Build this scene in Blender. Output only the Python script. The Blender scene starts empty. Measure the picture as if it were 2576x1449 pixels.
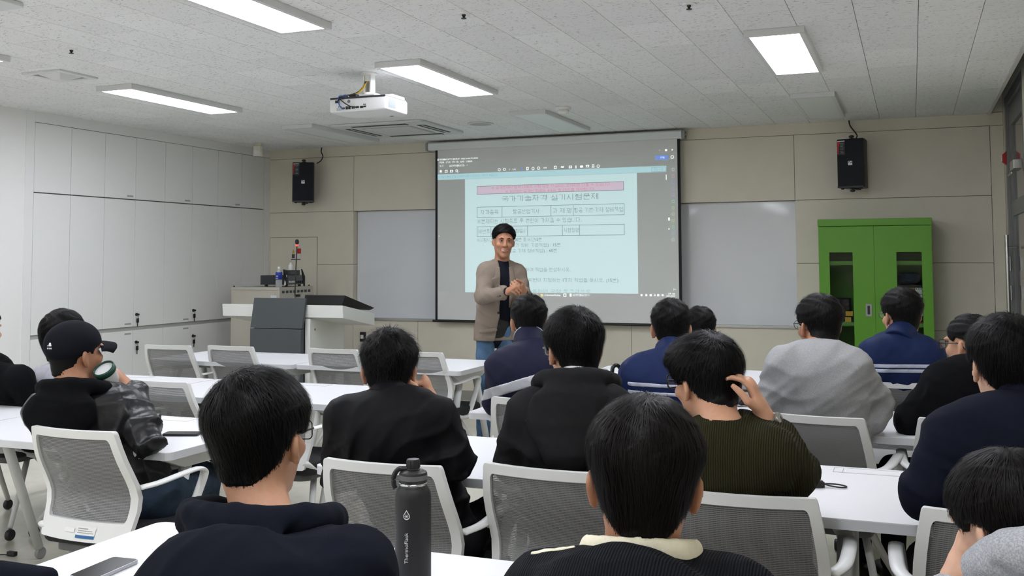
import bpy, math, random
import numpy as np
from mathutils import Vector, Matrix

# ------------------------------------------------------------------ camera, world, exposure
CAM_H = 1.44
YAW, PITCH, ROLL, FPX, CYPX = 0.376884, 0.0590375, -0.0040635, 2537.98, 502.87
W_PX, H_PX = 2576.0, 1449.0
scene = bpy.context.scene
col = scene.collection

def cam_axes():
    cy_, sy = math.cos(YAW), math.sin(YAW); cp, sp = math.cos(PITCH), math.sin(PITCH)
    f = np.array([-sy*cp, cy_*cp, sp]); r = np.array([cy_, sy, 0.0]); u = np.cross(r, f)
    cr, sr = math.cos(ROLL), math.sin(ROLL)
    return r*cr + u*sr, -r*sr + u*cr, f
CR, CU, CF = cam_axes()
CAM = np.array([0, 0, CAM_H])
cam_data = bpy.data.cameras.new('camera')
cam_data.sensor_fit = 'HORIZONTAL'; cam_data.sensor_width = 36.0
cam_data.lens = 36.0*FPX/W_PX
cam_data.shift_y = -(H_PX/2 - CYPX)/W_PX
cam_data.clip_start = 0.05
cam = bpy.data.objects.new('camera', cam_data); col.objects.link(cam)
m = Matrix.Identity(4)
for i in range(3):
    m[i][0], m[i][1], m[i][2], m[i][3] = CR[i], CU[i], -CF[i], CAM[i]
cam.matrix_world = m
scene.camera = cam

world = bpy.data.worlds.new('world'); scene.world = world
world.use_nodes = True
world.node_tree.nodes['Background'].inputs[0].default_value = (0.02, 0.022, 0.026, 1)
world.node_tree.nodes['Background'].inputs[1].default_value = 1.0
scene.view_settings.view_transform = 'Standard'
scene.view_settings.look = 'None'
scene.view_settings.gamma = 1.0
scene.view_settings.use_curve_mapping = False
scene.view_settings.exposure = 0.06
LAMP = 23.0            # radiance of the lit ceiling panels

# room dimensions (metres)
XL, XR, YF, YB, ZC = -6.73, 0.755, 9.55, -7.2, 2.68

def A(x, y, zc):
    """photo pixel -> point at distance zc along the optical axis"""
    return CAM + zc*(CF + CR*((x-1288)/FPX) - CU*((y-CYPX)/FPX))
def on(x, y, ax, val):
    d = CF + CR*((x-1288)/FPX) - CU*((y-CYPX)/FPX)
    return CAM + d*((val-CAM[ax])/d[ax])

# ------------------------------------------------------------------ materials
def srgb(r, g, b):
    f = lambda c: (c/255.0/12.92) if c/255.0 <= 0.04045 else ((c/255.0+0.055)/1.055)**2.4
    return (f(r), f(g), f(b))
MATS = {}
def mat(name, color=(0.8, 0.8, 0.8), rough=0.5, metal=0.0, spec=0.5, emit=None, emit_s=0.0, trans=0.0, ior=1.45,
        noise=0.0, nscale=30.0, bump=0.0, bscale=200.0, coat=0.0, sheen=0.0, stretch=(1, 1, 1), alpha=1.0, bdist=0.002, detail=4.0):
    if name in MATS: return MATS[name]
    mt = bpy.data.materials.new(name); mt.use_nodes = True; MATS[name] = mt
    nt = mt.node_tree; b = nt.nodes['Principled BSDF']
    b.inputs['Base Color'].default_value = (*color, 1)
    b.inputs['Roughness'].default_value = rough
    b.inputs['Metallic'].default_value = metal
    b.inputs['Specular IOR Level'].default_value = spec
    b.inputs['IOR'].default_value = ior
    b.inputs['Transmission Weight'].default_value = trans
    b.inputs['Coat Weight'].default_value = coat
    b.inputs['Sheen Weight'].default_value = sheen
    b.inputs['Alpha'].default_value = alpha
    if emit:
        b.inputs['Emission Color'].default_value = (*emit, 1)
        b.inputs['Emission Strength'].default_value = emit_s
    if noise or bump:
        tc = nt.nodes.new('ShaderNodeTexCoord'); mp = nt.nodes.new('ShaderNodeMapping')
        mp.inputs['Scale'].default_value = stretch
        nt.links.new(tc.outputs['Object'], mp.inputs['Vector'])
    if noise:
        n = nt.nodes.new('ShaderNodeTexNoise'); n.inputs['Scale'].default_value = nscale; n.inputs['Detail'].default_value = detail
        nt.links.new(mp.outputs['Vector'], n.inputs['Vector'])
        r = nt.nodes.new('ShaderNodeMapRange')
        r.inputs['From Min'].default_value = 0.3; r.inputs['From Max'].default_value = 0.7
        r.inputs['To Min'].default_value = 1-noise; r.inputs['To Max'].default_value = 1+noise
        nt.links.new(n.outputs['Fac'], r.inputs['Value'])
        mx = nt.nodes.new('ShaderNodeMix'); mx.data_type = 'RGBA'; mx.blend_type = 'MULTIPLY'
        mx.inputs['Factor'].default_value = 1.0
        mx.inputs['A'].default_value = (*color, 1)
        nt.links.new(r.outputs['Result'], mx.inputs['B'])
        nt.links.new(mx.outputs['Result'], b.inputs['Base Color'])
    if bump:
        n2 = nt.nodes.new('ShaderNodeTexNoise'); n2.inputs['Scale'].default_value = bscale; n2.inputs['Detail'].default_value = 3.0
        nt.links.new(mp.outputs['Vector'], n2.inputs['Vector'])
        bp = nt.nodes.new('ShaderNodeBump'); bp.inputs['Strength'].default_value = bump; bp.inputs['Distance'].default_value = bdist
        nt.links.new(n2.outputs['Fac'], bp.inputs['Height'])
        nt.links.new(bp.outputs['Normal'], b.inputs['Normal'])
    return mt

# ------------------------------------------------------------------ mesh builder
class B:
    def __init__(s): s.v = []; s.f = []
    def add(s, vs, fs):
        o = len(s.v); s.v += [tuple(map(float, p)) for p in vs]; s.f += [tuple(i+o for i in f) for f in fs]; return s
    def box(s, c, d, rz=0.0):
        x, y, z = (q/2 for q in d); cs, sn = math.cos(rz), math.sin(rz)
        vs = []
        for k in (-z, z):
            for (a, b_) in ((-x, -y), (x, -y), (x, y), (-x, y)):
                vs.append((c[0]+a*cs-b_*sn, c[1]+a*sn+b_*cs, c[2]+k))
        return s.add(vs, [(3, 2, 1, 0), (4, 5, 6, 7), (0, 1, 5, 4), (1, 2, 6, 5), (2, 3, 7, 6), (3, 0, 4, 7)])
    def b2(s, x0, x1, y0, y1, z0, z1):
        return s.box(((x0+x1)/2, (y0+y1)/2, (z0+z1)/2), (abs(x1-x0), abs(y1-y0), abs(z1-z0)))
    def tube(s, path, r, n=10, caps=True, flat=None, ref=(0, 0, 1)):
        """sweep; r scalar or list; flat=(a,b) scales section along the two axes"""
        P = [np.array(p, float) for p in path]; R = r if isinstance(r, (list, tuple)) else [r]*len(P)
        o = len(s.v); ref = np.array(ref, float)
        for i, p in enumerate(P):
            t = P[min(i+1, len(P)-1)] - P[max(i-1, 0)]; t /= np.linalg.norm(t)+1e-12
            a = np.cross(ref, t)
            if np.linalg.norm(a) < 1e-3: a = np.cross((1, 0, 0) if abs(t[0]) < .9 else (0, 1, 0), t)
            a /= np.linalg.norm(a); b_ = np.cross(t, a)
            fa, fb = flat if flat else (1, 1)
            for k in range(n):
                th = 2*math.pi*k/n
                s.v.append(tuple(p + R[i]*(fa*math.cos(th)*a + fb*math.sin(th)*b_)))
        for i in range(len(P)-1):
            for k in range(n):
                k2 = (k+1) % n
                s.f.append((o+i*n+k, o+i*n+k2, o+(i+1)*n+k2, o+(i+1)*n+k))
        if caps:
            s.f.append(tuple(o+k for k in reversed(range(n)))); e = o+(len(P)-1)*n
            s.f.append(tuple(e+k for k in range(n)))
        return s
    def lathe(s, prof, c=(0, 0, 0), n=24, axis=(0, 0, 1), caps=True):
        """prof: list of (radius, height)"""
        ax = np.array(axis, float); ax /= np.linalg.norm(ax)
        a = np.cross(ax, (1, 0, 0) if abs(ax[0]) < .9 else (0, 1, 0)); a /= np.linalg.norm(a); b_ = np.cross(ax, a)
        o = len(s.v); c = np.array(c, float)
        for (r, h) in prof:
            for k in range(n):
                th = 2*math.pi*k/n
                s.v.append(tuple(c + ax*h + max(r, 1e-5)*(math.cos(th)*a + math.sin(th)*b_)))
        for i in range(len(prof)-1):
            for k in range(n):
                k2 = (k+1) % n
                s.f.append((o+i*n+k, o+i*n+k2, o+(i+1)*n+k2, o+(i+1)*n+k))
        if caps:
            s.f.append(tuple(o+k for k in reversed(range(n)))); e = o+(len(prof)-1)*n
            s.f.append(tuple(e+k for k in range(n)))
        return s
    def prism(s, poly, z0, z1, axis='z'):
        n = len(poly)
        def P(a, b_, c):
            return (a, b_, c) if axis == 'z' else ((a, c, b_) if axis == 'y' else (c, a, b_))
        vs = [P(a, b_, z0) for a, b_ in poly] + [P(a, b_, z1) for a, b_ in poly]
        fs = [tuple(range(n-1, -1, -1)), tuple(range(n, 2*n))] + [(i, (i+1) % n, n+(i+1) % n, n+i) for i in range(n)]
        return s.add(vs, fs)
    def grid(s, pts):
        """pts: 2D list of points"""
        o = len(s.v); nr, nc = len(pts), len(pts[0])
        for row in pts: s.v += [tuple(map(float, p)) for p in row]
        for i in range(nr-1):
            for j in range(nc-1):
                s.f.append((o+i*nc+j, o+i*nc+j+1, o+(i+1)*nc+j+1, o+(i+1)*nc+j))
        return s
    def mesh(s, name, smooth=False):
        me = bpy.data.meshes.new(name); me.from_pydata(s.v, [], s.f)
        if smooth: me.polygons.foreach_set('use_smooth', [True]*len(me.polygons))
        me.update()
        return me

def fix_normals(me):
    import bmesh
    bm = bmesh.new(); bm.from_mesh(me); bmesh.ops.recalc_face_normals(bm, faces=bm.faces); bm.to_mesh(me); bm.free()

def obj(name, b, material, parent=None, smooth=False, bevel=0.0, seg=2, loc=None, rz=0.0, auto=False):
    me = b.mesh(name, smooth) if isinstance(b, B) else b
    if isinstance(b, B): fix_normals(me)
    o = bpy.data.objects.new(name, me); col.objects.link(o)
    if material is not None:
        me.materials.clear(); me.materials.append(material)
    if parent is not None: o.parent = parent
    if loc is not None: o.location = loc
    if rz: o.rotation_euler = (0, 0, rz)
    if bevel:
        md = o.modifiers.new('bevel', 'BEVEL'); md.width = bevel; md.segments = seg; md.limit_method = 'ANGLE'; md.angle_limit = math.radians(40)
        me.polygons.foreach_set('use_smooth', [True]*len(me.polygons))
        md2 = o.modifiers.new('wn', 'WEIGHTED_NORMAL'); md2.keep_sharp = True
    elif auto:
        me.polygons.foreach_set('use_smooth', [True]*len(me.polygons))
        me.set_sharp_from_angle(angle=math.radians(auto if auto is not True else 35))
    return o
def tag(o, label, cat, group=None):
    o['label'] = label; o['category'] = cat
    if group: o['group'] = group
    return o
def struct(o): o['kind'] = 'structure'; return o
def thing(name, label, cat, loc=(0, 0, 0), rz=0.0, group=None):
    o = bpy.data.objects.new(name, None); col.objects.link(o)
    o.location = loc; o.rotation_euler = (0, 0, rz); o.empty_display_size = 0.1
    return tag(o, label, cat, group)
def copy_tree(o, parent=None):
    c = o.copy(); col.objects.link(c); c.parent = parent
    for ch in [x for x in o.children]: copy_tree(ch, c)
    return c
def rrect(hw, hh, r, n=5):
    pts = []
    for (cx, cy, a0) in ((hw-r, hh-r, 0), (-hw+r, hh-r, 90), (-hw+r, -hh+r, 180), (hw-r, -hh+r, 270)):
        for k in range(n+1):
            a = math.radians(a0 + 90*k/n); pts.append((cx+r*math.cos(a), cy+r*math.sin(a)))
    return pts
def smooth_path(pts, n=6):
    """Catmull-Rom"""
    P = [np.array(p, float) for p in pts]; P = [2*P[0]-P[1]] + P + [2*P[-1]-P[-2]]; out = []
    for i in range(1, len(P)-2):
        for k in range(n):
            t = k/n
            out.append(0.5*((2*P[i]) + (-P[i-1]+P[i+1])*t + (2*P[i-1]-5*P[i]+4*P[i+1]-P[i+2])*t*t + (-P[i-1]+3*P[i]-3*P[i+1]+P[i+2])*t**3))
    out.append(P[-2]); return out
# ------------------------------------------------------------------ lettering: strokes for Hangul, outlines for Latin
def _arc(cx, cy, r, ry=None): return [(cx+r*math.cos(2*math.pi*k/12), cy+(ry or r)*math.sin(2*math.pi*k/12)) for k in range(13)]
JI = {0: [[(0, 1), (1, 1), (0.82, 0)]], 2: [[(0, 1), (0, 0), (1, 0)]], 3: [[(1, 1), (0, 1), (0, 0), (1, 0)]],
      5: [[(0, 1), (1, 1), (1, .52), (0, .52), (0, 0), (1, 0)]], 6: [[(0, 0), (0, 1), (1, 1), (1, 0), (0, 0)]],
      7: [[(0, 1), (0, 0), (1, 0), (1, 1)], [(0, .5), (1, .5)]], 9: [[(.5, 1), (.4, .5), (0, 0)], [(.48, .6), (1, 0)]], 11: [_arc(.5, .5, .48)],
      12: [[(0, 1), (1, 1)], [(.5, 1), (.4, .5), (0, 0)], [(.48, .55), (1, 0)]], 14: [[(.3, 1.05), (.7, 1.05)], [(0, .82), (1, .82)], [(.5, .82), (0, 0)], [(.45, .45), (1, 0)]],
      15: [[(0, 1), (1, 1), (0.82, 0)], [(0, .52), (.95, .52)]], 16: [[(1, 1), (0, 1), (0, 0), (1, 0)], [(0, .5), (.95, .5)]],
      17: [[(0, 1), (1, 1)], [(0, 0), (1, 0)], [(.3, 1), (.3, 0)], [(.7, 1), (.7, 0)]], 18: [[(.3, 1.05), (.7, 1.05)], [(0, .82), (1, .82)], _arc(.5, .33, .36, .33)]}
for d_, s_ in ((1, 0), (4, 3), (8, 7), (10, 9), (13, 12)): JI[d_] = [[(x*0.44, y) for x, y in l] for l in JI[s_]]+[[(0.54+x*0.44, y) for x, y in l] for l in JI[s_]]
V1 = {0: [[(.3, 1), (.3, 0)], [(.3, .55), (1, .55)]], 1: [[(.2, 1), (.2, 0)], [(.2, .55), (.8, .55)], [(.8, 1), (.8, 0)]], 2: [[(.3, 1), (.3, 0)], [(.3, .7), (1, .7)], [(.3, .4), (1, .4)]],
      3: [[(.2, 1), (.2, 0)], [(.2, .7), (.8, .7)], [(.2, .4), (.8, .4)], [(.8, 1), (.8, 0)]], 4: [[(.8, 1), (.8, 0)], [(0, .55), (.8, .55)]], 5: [[(.5, 1), (.5, 0)], [(0, .55), (.5, .55)], [(1, 1), (1, 0)]],
      6: [[(.8, 1), (.8, 0)], [(0, .7), (.8, .7)], [(0, .4), (.8, .4)]], 7: [[(.5, 1), (.5, 0)], [(0, .7), (.5, .7)], [(0, .4), (.5, .4)], [(1, 1), (1, 0)]], 20: [[(.6, 1), (.6, 0)]]}
V2 = {8: [[(0, 0), (1, 0)], [(.5, 0), (.5, 1)]], 12: [[(0, 0), (1, 0)], [(.35, 0), (.35, 1)], [(.65, 0), (.65, 1)]], 13: [[(0, 1), (1, 1)], [(.5, 1), (.5, 0)]],
      17: [[(0, 1), (1, 1)], [(.35, 1), (.35, 0)], [(.65, 1), (.65, 0)]], 18: [[(0, .5), (1, .5)]]}
V3 = {9: (8, 0), 10: (8, 1), 11: (8, 20), 14: (13, 4), 15: (13, 5), 16: (13, 20), 19: (18, 20)}
JF = [None, 0, 1, (0, 9), 2, (2, 12), (2, 18), 3, 5, (5, 0), (5, 6), (5, 7), (5, 9), (5, 16), (5, 17), (5, 18), 6, 7, (7, 9), 9, 10, 11, 12, 14, 15, 16, 17, 18]
def _put(out, strokes, x0, x1, y0, y1):
    for l in strokes: out.append([(x0+(x1-x0)*a, y0+(y1-y0)*b_) for a, b_ in l])
def syllable(ch):
    k = ord(ch)-0xAC00; i, v, f = k//588, (k % 588)//28, k % 28; out = []
    lo = 0.36 if f else 0.0
    if v in V1:
        _put(out, JI[i], .06, .52, .12 if not f else .46, .88 if not f else .86); _put(out, V1[v], .62, .94, lo, .95)
    elif v in V2:
        _put(out, JI[i], .18, .82, .50 if not f else .66, .90); _put(out, V2[v], .02, .98, .10 if not f else .40, .40 if not f else .56)
    else:
        a, b_ = V3[v]; _put(out, JI[i], .06, .52, .48 if not f else .60, .88); _put(out, V2[a], .02, .60, .14 if not f else .38, .38 if not f else .52); _put(out, V1[b_], .66, .95, lo, .95)
    if f:
        g_ = JF[f]
        if isinstance(g_, tuple): _put(out, JI[g_[0]], .12, .48, 0, .28); _put(out, JI[g_[1]], .56, .92, 0, .28)
        else: _put(out, JI[g_], .18, .88, 0, .28)
    return out
TEXT_CACHE = {}
def prefetch_text(words):
    """one evaluation for all Latin lettering, while the scene is still empty"""
    made = []
    for w in words:
        cu = bpy.data.curves.new('text', 'FONT'); cu.body = w; cu.size = 1.0; cu.resolution_u = 2
        o = bpy.data.objects.new('text', cu); col.objects.link(o); made.append((w, o, cu))
    dg = bpy.context.evaluated_depsgraph_get()
    for w, o, cu in made: TEXT_CACHE[w] = bpy.data.meshes.new_from_object(o.evaluated_get(dg))
    for w, o, cu in made: bpy.data.objects.remove(o); bpy.data.curves.remove(cu)
def runs(body):
    out = []
    for ch in body:
        h_ = '가' <= ch <= '힣' or ch in ' ※'
        if h_ or not out or out[-1][0] != 'l': out.append(['h', ch] if h_ else ['l', ch])
        else: out[-1][1] += ch
    return out
def text_mesh(body, size, stroke=0.055):
    b = B(); x = 0.0
    for kind, s in runs(body):
        if kind == 'l':
            me = TEXT_CACHE[s]; vs = [v.co for v in me.vertices]
            if vs:
                x0 = min(v.x for v in vs); x1 = max(v.x for v in vs)
                b.add([(v.x-x0+x+0.04, v.y, 0) for v in vs], [tuple(p_.vertices) for p_ in me.polygons]); x += x1-x0+0.12
        elif s == ' ': x += 0.38
        else:
            st = syllable(s) if s != '※' else [[(.15, .1), (.85, .8)], [(.15, .8), (.85, .1)], [(.46, .75), (.54, .75)], [(.46, .15), (.54, .15)], [(.14, .45), (.22, .45)], [(.78, .45), (.86, .45)]]
            for l in st:
                for (ax, ay), (bx, by) in zip(l[:-1], l[1:]):
                    d = math.hypot(bx-ax, by-ay)+1e-9; ux, uy = (bx-ax)/d*stroke/2, (by-ay)/d*stroke/2
                    b.add([(x+(ax-ux-uy)*.92, (ay-uy+ux)*.88-.06, 0), (x+(ax-ux+uy)*.92, (ay-uy-ux)*.88-.06, 0), (x+(bx+ux+uy)*.92, (by+uy-ux)*.88-.06, 0), (x+(bx+ux-uy)*.92, (by+uy+ux)*.88-.06, 0)], [(0, 1, 2, 3)])
            x += 1.0
    me = b.mesh('lettering'); me.transform(Matrix.Scale(size, 4)); return me
prefetch_text(['(', '(15', '(64-bit)', '(E)', '(H)', '(V)', '(W)', ')', '-', '.', '...', '/', '00', '1', '1)', '15', '150%', '16', '2', '2024-01.pdf', '2024-09-09', '3', '4:25', '5', '60', ':', 'A', 'Acrobat', 'Adobe', 'C:\\Users\\user\\Desktop', 'PDF/A', 'Pro', 'ThermoFlask', '[', ']', '|<-', '·', '×', '–'])
# ------------------------------------------------------------------ setting materials
M_CEIL_GAP = mat('ceiling_gap', srgb(120, 120, 118), 0.9)
M_BEIGE = mat('beige_panel', srgb(217, 211, 195), 0.55, noise=0.02, nscale=6, bump=0.08, bscale=400)
M_BEIGE_BACK = mat('beige_backing', srgb(150, 145, 130), 0.8)
M_WHITE_WALL = mat('white_wall', srgb(236, 236, 234), 0.6, bump=0.05, bscale=300)
M_DOORWHITE = mat('white_laminate', srgb(232, 233, 231), 0.45, bump=0.06, bscale=500)
M_GAPGREY = mat('shadow_gap', srgb(125, 125, 122), 0.7)
M_ALU = mat('aluminium', srgb(190, 190, 186), 0.32, metal=0.9)
M_BLACK = mat('black_plastic', (0.012, 0.012, 0.013), 0.45)
M_BLACKM = mat('black_matte', (0.008, 0.009, 0.012), 0.7)
M_WPLASTIC = mat('white_plastic', srgb(232, 232, 228), 0.4)
M_GREYPL = mat('grey_plastic', srgb(150, 152, 152), 0.45)
M_WTEXT = mat('print_white', srgb(225, 225, 222), 0.6)
M_DTEXT = mat('print_dark', srgb(70, 72, 74), 0.6)
M_RED = mat('red_print', srgb(190, 35, 40), 0.5)
M_BLUE = mat('blue_print', srgb(40, 95, 150), 0.5)

def ceiling_mat():
    mt = bpy.data.materials.new('fissured_tile'); mt.use_nodes = True
    nt = mt.node_tree; b = nt.nodes['Principled BSDF']; L = nt.links.new
    b.inputs['Roughness'].default_value = 0.9; b.inputs['Specular IOR Level'].default_value = 0.1
    tc = nt.nodes.new('ShaderNodeTexCoord'); oi = nt.nodes.new('ShaderNodeObjectInfo')
    ad = nt.nodes.new('ShaderNodeVectorMath'); ad.operation = 'ADD'
    sc = nt.nodes.new('ShaderNodeVectorMath'); sc.operation = 'SCALE'; sc.inputs['Scale'].default_value = 0.37
    L(oi.outputs['Location'], sc.inputs[0]); L(tc.outputs['Object'], ad.inputs[0]); L(sc.outputs[0], ad.inputs[1])
    # short fissures: warped stretched noise, kept only inside a patchy mask
    def fiss(rot, thr, seed):
        mp = nt.nodes.new('ShaderNodeMapping'); mp.inputs['Rotation'].default_value = (0, 0, rot)
        mp.inputs['Scale'].default_value = (42, 150, 1); mp.inputs['Location'].default_value = (seed, seed*1.7, 0)
        L(ad.outputs[0], mp.inputs['Vector'])
        n = nt.nodes.new('ShaderNodeTexNoise'); n.inputs['Scale'].default_value = 1.0; n.inputs['Detail'].default_value = 1.0
        n.inputs['Distortion'].default_value = 0.6
        L(mp.outputs[0], n.inputs['Vector'])
        r = nt.nodes.new('ShaderNodeMapRange'); r.inputs['From Min'].default_value = thr; r.inputs['From Max'].default_value = thr+0.035
        L(n.outputs['Fac'], r.inputs['Value']); return r
    a = fiss(0.35, 0.685, 3.1); c = fiss(-0.5, 0.70, 9.7)
    mxm = nt.nodes.new('ShaderNodeMath'); mxm.operation = 'MAXIMUM'
    L(a.outputs[0], mxm.inputs[0]); L(c.outputs[0], mxm.inputs[1])
    tint = nt.nodes.new('ShaderNodeMapRange'); tint.inputs['To Min'].default_value = 0.95; tint.inputs['To Max'].default_value = 1.03
    L(oi.outputs['Random'], tint.inputs['Value'])
    base = nt.nodes.new('ShaderNodeMix'); base.data_type = 'RGBA'; base.blend_type = 'MULTIPLY'; base.inputs['Factor'].default_value = 1
    base.inputs['A'].default_value = (*srgb(234, 235, 234), 1); L(tint.outputs[0], base.inputs['B'])
    mx = nt.nodes.new('ShaderNodeMix'); mx.data_type = 'RGBA'
    L(mxm.outputs[0], mx.inputs['Factor']); L(base.outputs['Result'], mx.inputs['A'])
    mx.inputs['B'].default_value = (*srgb(128, 128, 124), 1)
    L(mx.outputs['Result'], b.inputs['Base Color'])
    return mt
M_TILE = ceiling_mat()

def floor_mat():
    mt = bpy.data.materials.new('polished_screed'); mt.use_nodes = True
    nt = mt.node_tree; b = nt.nodes['Principled BSDF']; L = nt.links.new
    tc = nt.nodes.new('ShaderNodeTexCoord')
    n = nt.nodes.new('ShaderNodeTexNoise'); n.inputs['Scale'].default_value = 1.7; n.inputs['Detail'].default_value = 6; n.inputs['Distortion'].default_value = 0.8
    n2 = nt.nodes.new('ShaderNodeTexNoise'); n2.inputs['Scale'].default_value = 14; n2.inputs['Detail'].default_value = 5
    L(tc.outputs['Object'], n.inputs['Vector']); L(tc.outputs['Object'], n2.inputs['Vector'])
    cr = nt.nodes.new('ShaderNodeValToRGB'); e = cr.color_ramp.elements
    e[0].position = 0.3; e[0].color = (*srgb(188, 184, 168), 1); e[1].position = 0.7; e[1].color = (*srgb(216, 214, 200), 1)
    mm = nt.nodes.new('ShaderNodeMath'); mm.operation = 'MULTIPLY_ADD'; mm.inputs[1].default_value = 0.35
    L(n2.outputs['Fac'], mm.inputs[0])
    m2 = nt.nodes.new('ShaderNodeMath'); m2.operation = 'MULTIPLY'; m2.inputs[1].default_value = 0.65
    L(n.outputs['Fac'], m2.inputs[0]); L(m2.outputs[0], mm.inputs[2])
    L(mm.outputs[0], cr.inputs['Fac']); L(cr.outputs['Color'], b.inputs['Base Color'])
    b.inputs['Roughness'].default_value = 0.28
    return mt
M_FLOOR = floor_mat()

# ------------------------------------------------------------------ floor and walls
struct(obj('floor', B().b2(XL-0.2, XR+0.2, YB-0.2, YF+0.3, -0.1, 0), M_FLOOR))
# ceiling: backing slab plus separate tiles on a 0.3 x 0.6 running bond
ceiling = struct(obj('ceiling', B().b2(XL-0.2, 0.64, YB-0.2, YF+0.3, ZC+0.014, ZC+0.06), M_CEIL_GAP))
tile_me = B().b2(-0.1485, 0.1485, -0.2985, 0.2985, ZC, ZC+0.014).mesh('ceiling_tile'); fix_normals(tile_me); tile_me.materials.append(M_TILE)
rest = B(); cols_ = []
k = 0
x0 = 0.06 + 0.3*1
while x0 > XL - 0.31:
    cols_.append(x0); x0 -= 0.3
for ci, cx0 in enumerate([0.36] + cols_[1:]):
    xa, xb = cx0, cx0+0.3
    off = 0.3 if ci % 2 == 0 else 0.0
    y = 9.65 - 0.6*29 + off
    while y < YF + 0.1:
        ya, yb = y, y+0.6
        if xa >= XL-0.01 and xb <= 0.665 and yb <= YF+0.02 and ya > 3.1:
            t = bpy.data.objects.new('ceiling_tile', tile_me); col.objects.link(t); t.parent = ceiling
            t.location = ((xa+xb)/2, (ya+yb)/2, 0)
        else:
            xa2, xb2, ya2, yb2 = max(xa, XL), min(xb, 0.64), max(ya, YB), min(yb, YF+0.005)
            if xb2-xa2 > 0.02 and yb2-ya2 > 0.02 and ya2 < YF:
                rest.b2(xa2+0.0015, xb2-0.0015, ya2+0.0015, yb2-0.0015, ZC, ZC+0.014)
        y += 0.6
r_ = obj('ceiling_tile_field', rest, M_TILE, ceiling); r_['kind'] = 'stuff'
tr = struct(obj('trim_1', B().b2(0.632, 0.655, YB, YF, ZC-0.012, ZC+0.07), mat('trim_white', srgb(205, 205, 200), 0.5)))

# front wall: deep backing with proud panels, glass board recess between z .81 and 1.973
wf = struct(obj('wall_front', B().b2(XL-0.2, XR+0.2, YF+0.108, YF+0.3, -0.05, 2.95), M_BEIGE_BACK))
G = 0.0016
def panel(x0, x1, z0, z1, y0=YF, name='wall_panel'):
    obj(name, B().b2(x0+G, x1-G, y0, YF+0.108, z0+G, z1-G), M_BEIGE, wf, bevel=0.0015, seg=1)
zs = [0.10, 0.81, 1.395, 1.973, 2.574]
panel(XL, XR, 2.574, 2.69)                                                    # frieze under the ceiling
for (a, b_) in ((XL, -5.633), (-5.633, -3.311), (-3.311, -0.987), (-0.987, 0.648)): panel(a, b_, 1.973, 2.574)
for (z0, z1) in ((0.81, 1.395), (1.395, 1.973)):
    panel(XL, -5.633, z0, z1); panel(-0.987, 0.648, z0, z1)
for (a, b_) in ((XL, -5.633), (-5.633, -4.851), (-4.851, -2.545), (-2.545, -0.24), (-0.24, 0.648)): panel(a, b_, 0.0, 0.81)
panel(0.648, XR, 0.0, 2.574); panel(0.652, XR, 2.69, 2.95)
obj('hatch_gap_shade', B().b2(-6.705, -6.085, YF-0.0015, YF, 0.615, 1.699), mat('hatch_shadow', srgb(128, 122, 108), 0.8), wf)  # dark sheet; its rim paints the shadow round the hatch edge
obj('access_hatch', B().b2(-6.70, -6.09, YF-0.006, YF, 0.62, 1.694), M_BEIGE, wf, bevel=0.002)
bf = struct(obj('baseboard_front', B().b2(XL, XR, YF-0.012, YF, 0, 0.10), mat('grey_baseboard', srgb(150, 148, 140), 0.5)))
hs = thing('warning_sticker', 'small warning sticker with red header on the beige hatch behind the microphone', 'sticker', (-6.36, YF-0.008, 1.44))
obj('sheet', B().b2(-0.07, 0.07, -0.001, 0.001, 0, 0.135), mat('sticker_white', srgb(215, 212, 205), 0.5), hs)
obj('red_header', B().b2(0.012, 0.068, -0.002, -0.001, 0.075, 0.132), M_RED, hs)
obj('yellow_mark', B().prism([(-0.052, 0.075), (-0.012, 0.075), (-0.03, 0.128)], -0.002, -0.001, 'y'), mat('sticker_yellow', srgb(205, 165, 60), 0.5), hs)
obj('dark_mark', B().b2(-0.05, -0.012, -0.002, -0.001, 0.025, 0.07), M_DTEXT, hs)
obj('caption', B().b2(-0.06, 0.06, -0.002, -0.001, 0.006, 0.016), M_DTEXT, hs)

# left wall
struct(obj('wall_left', B().b2(XL-0.25, XL-0.03, YB, YF+0.2, 0, ZC+0.05), M_WHITE_WALL))
struct(obj('trim_3', B().b2(XL-0.03, XL+0.012, YB, 6.17, 0, ZC), M_WHITE_WALL))
struct(obj('baseboard_left', B().b2(XL+0.012, XL+0.02, YB, 6.17, 0, 0.09), MATS['grey_baseboard']))
# back and right walls
wb = struct(obj('wall_back', B().b2(XL-0.2, XR+0.2, YB-0.2, YB, 0, ZC+0.1), M_BEIGE))
struct(obj('wall_right', B().b2(XR, XR+0.2, YB, 7.95, 0, 2.95).b2(XR, XR+0.2, 9.42, YF+0.2, 0, 2.95).b2(XR, XR+0.2, 7.95, 9.42, 2.78, 2.95), M_BEIGE))
struct(obj('trim_2', B().b2(0.655, XR, YB, YF, 2.93, 2.95), M_BEIGE))

# built-in white cabinets along the left wall
cab = thing('built_in_cabinet', 'white wall of built-in cupboards with small black key locks along the left side', 'cabinet', (XL, 6.17, 0))
CX = 0.0
ys = [6.26-6.17] + [v-6.17 for v in (6.654, 7.047, 7.435, 7.835, 8.232, 8.634, 9.038, 9.442)]
obj('body', B().b2(-0.03, -0.004, 0, YF-6.17, 0, ZC), M_GAPGREY, cab)
obj('filler_strip', B().b2(-0.004, 0.016, 0.0, ys[0]-0.003, 0, ZC), M_DOORWHITE, cab)
obj('top_fascia', B().b2(-0.004, 0.014, ys[0], YF-6.17, 2.594, ZC), M_DOORWHITE, cab)
obj('filler_strip', B().b2(-0.004, 0.014, ys[-1]+0.002, YF-6.17, 0, 2.592), M_DOORWHITE, cab)
obj('plinth', B().b2(-0.004, 0.0, ys[0], ys[-1], 0, 0.08), M_GAPGREY, cab)
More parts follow.
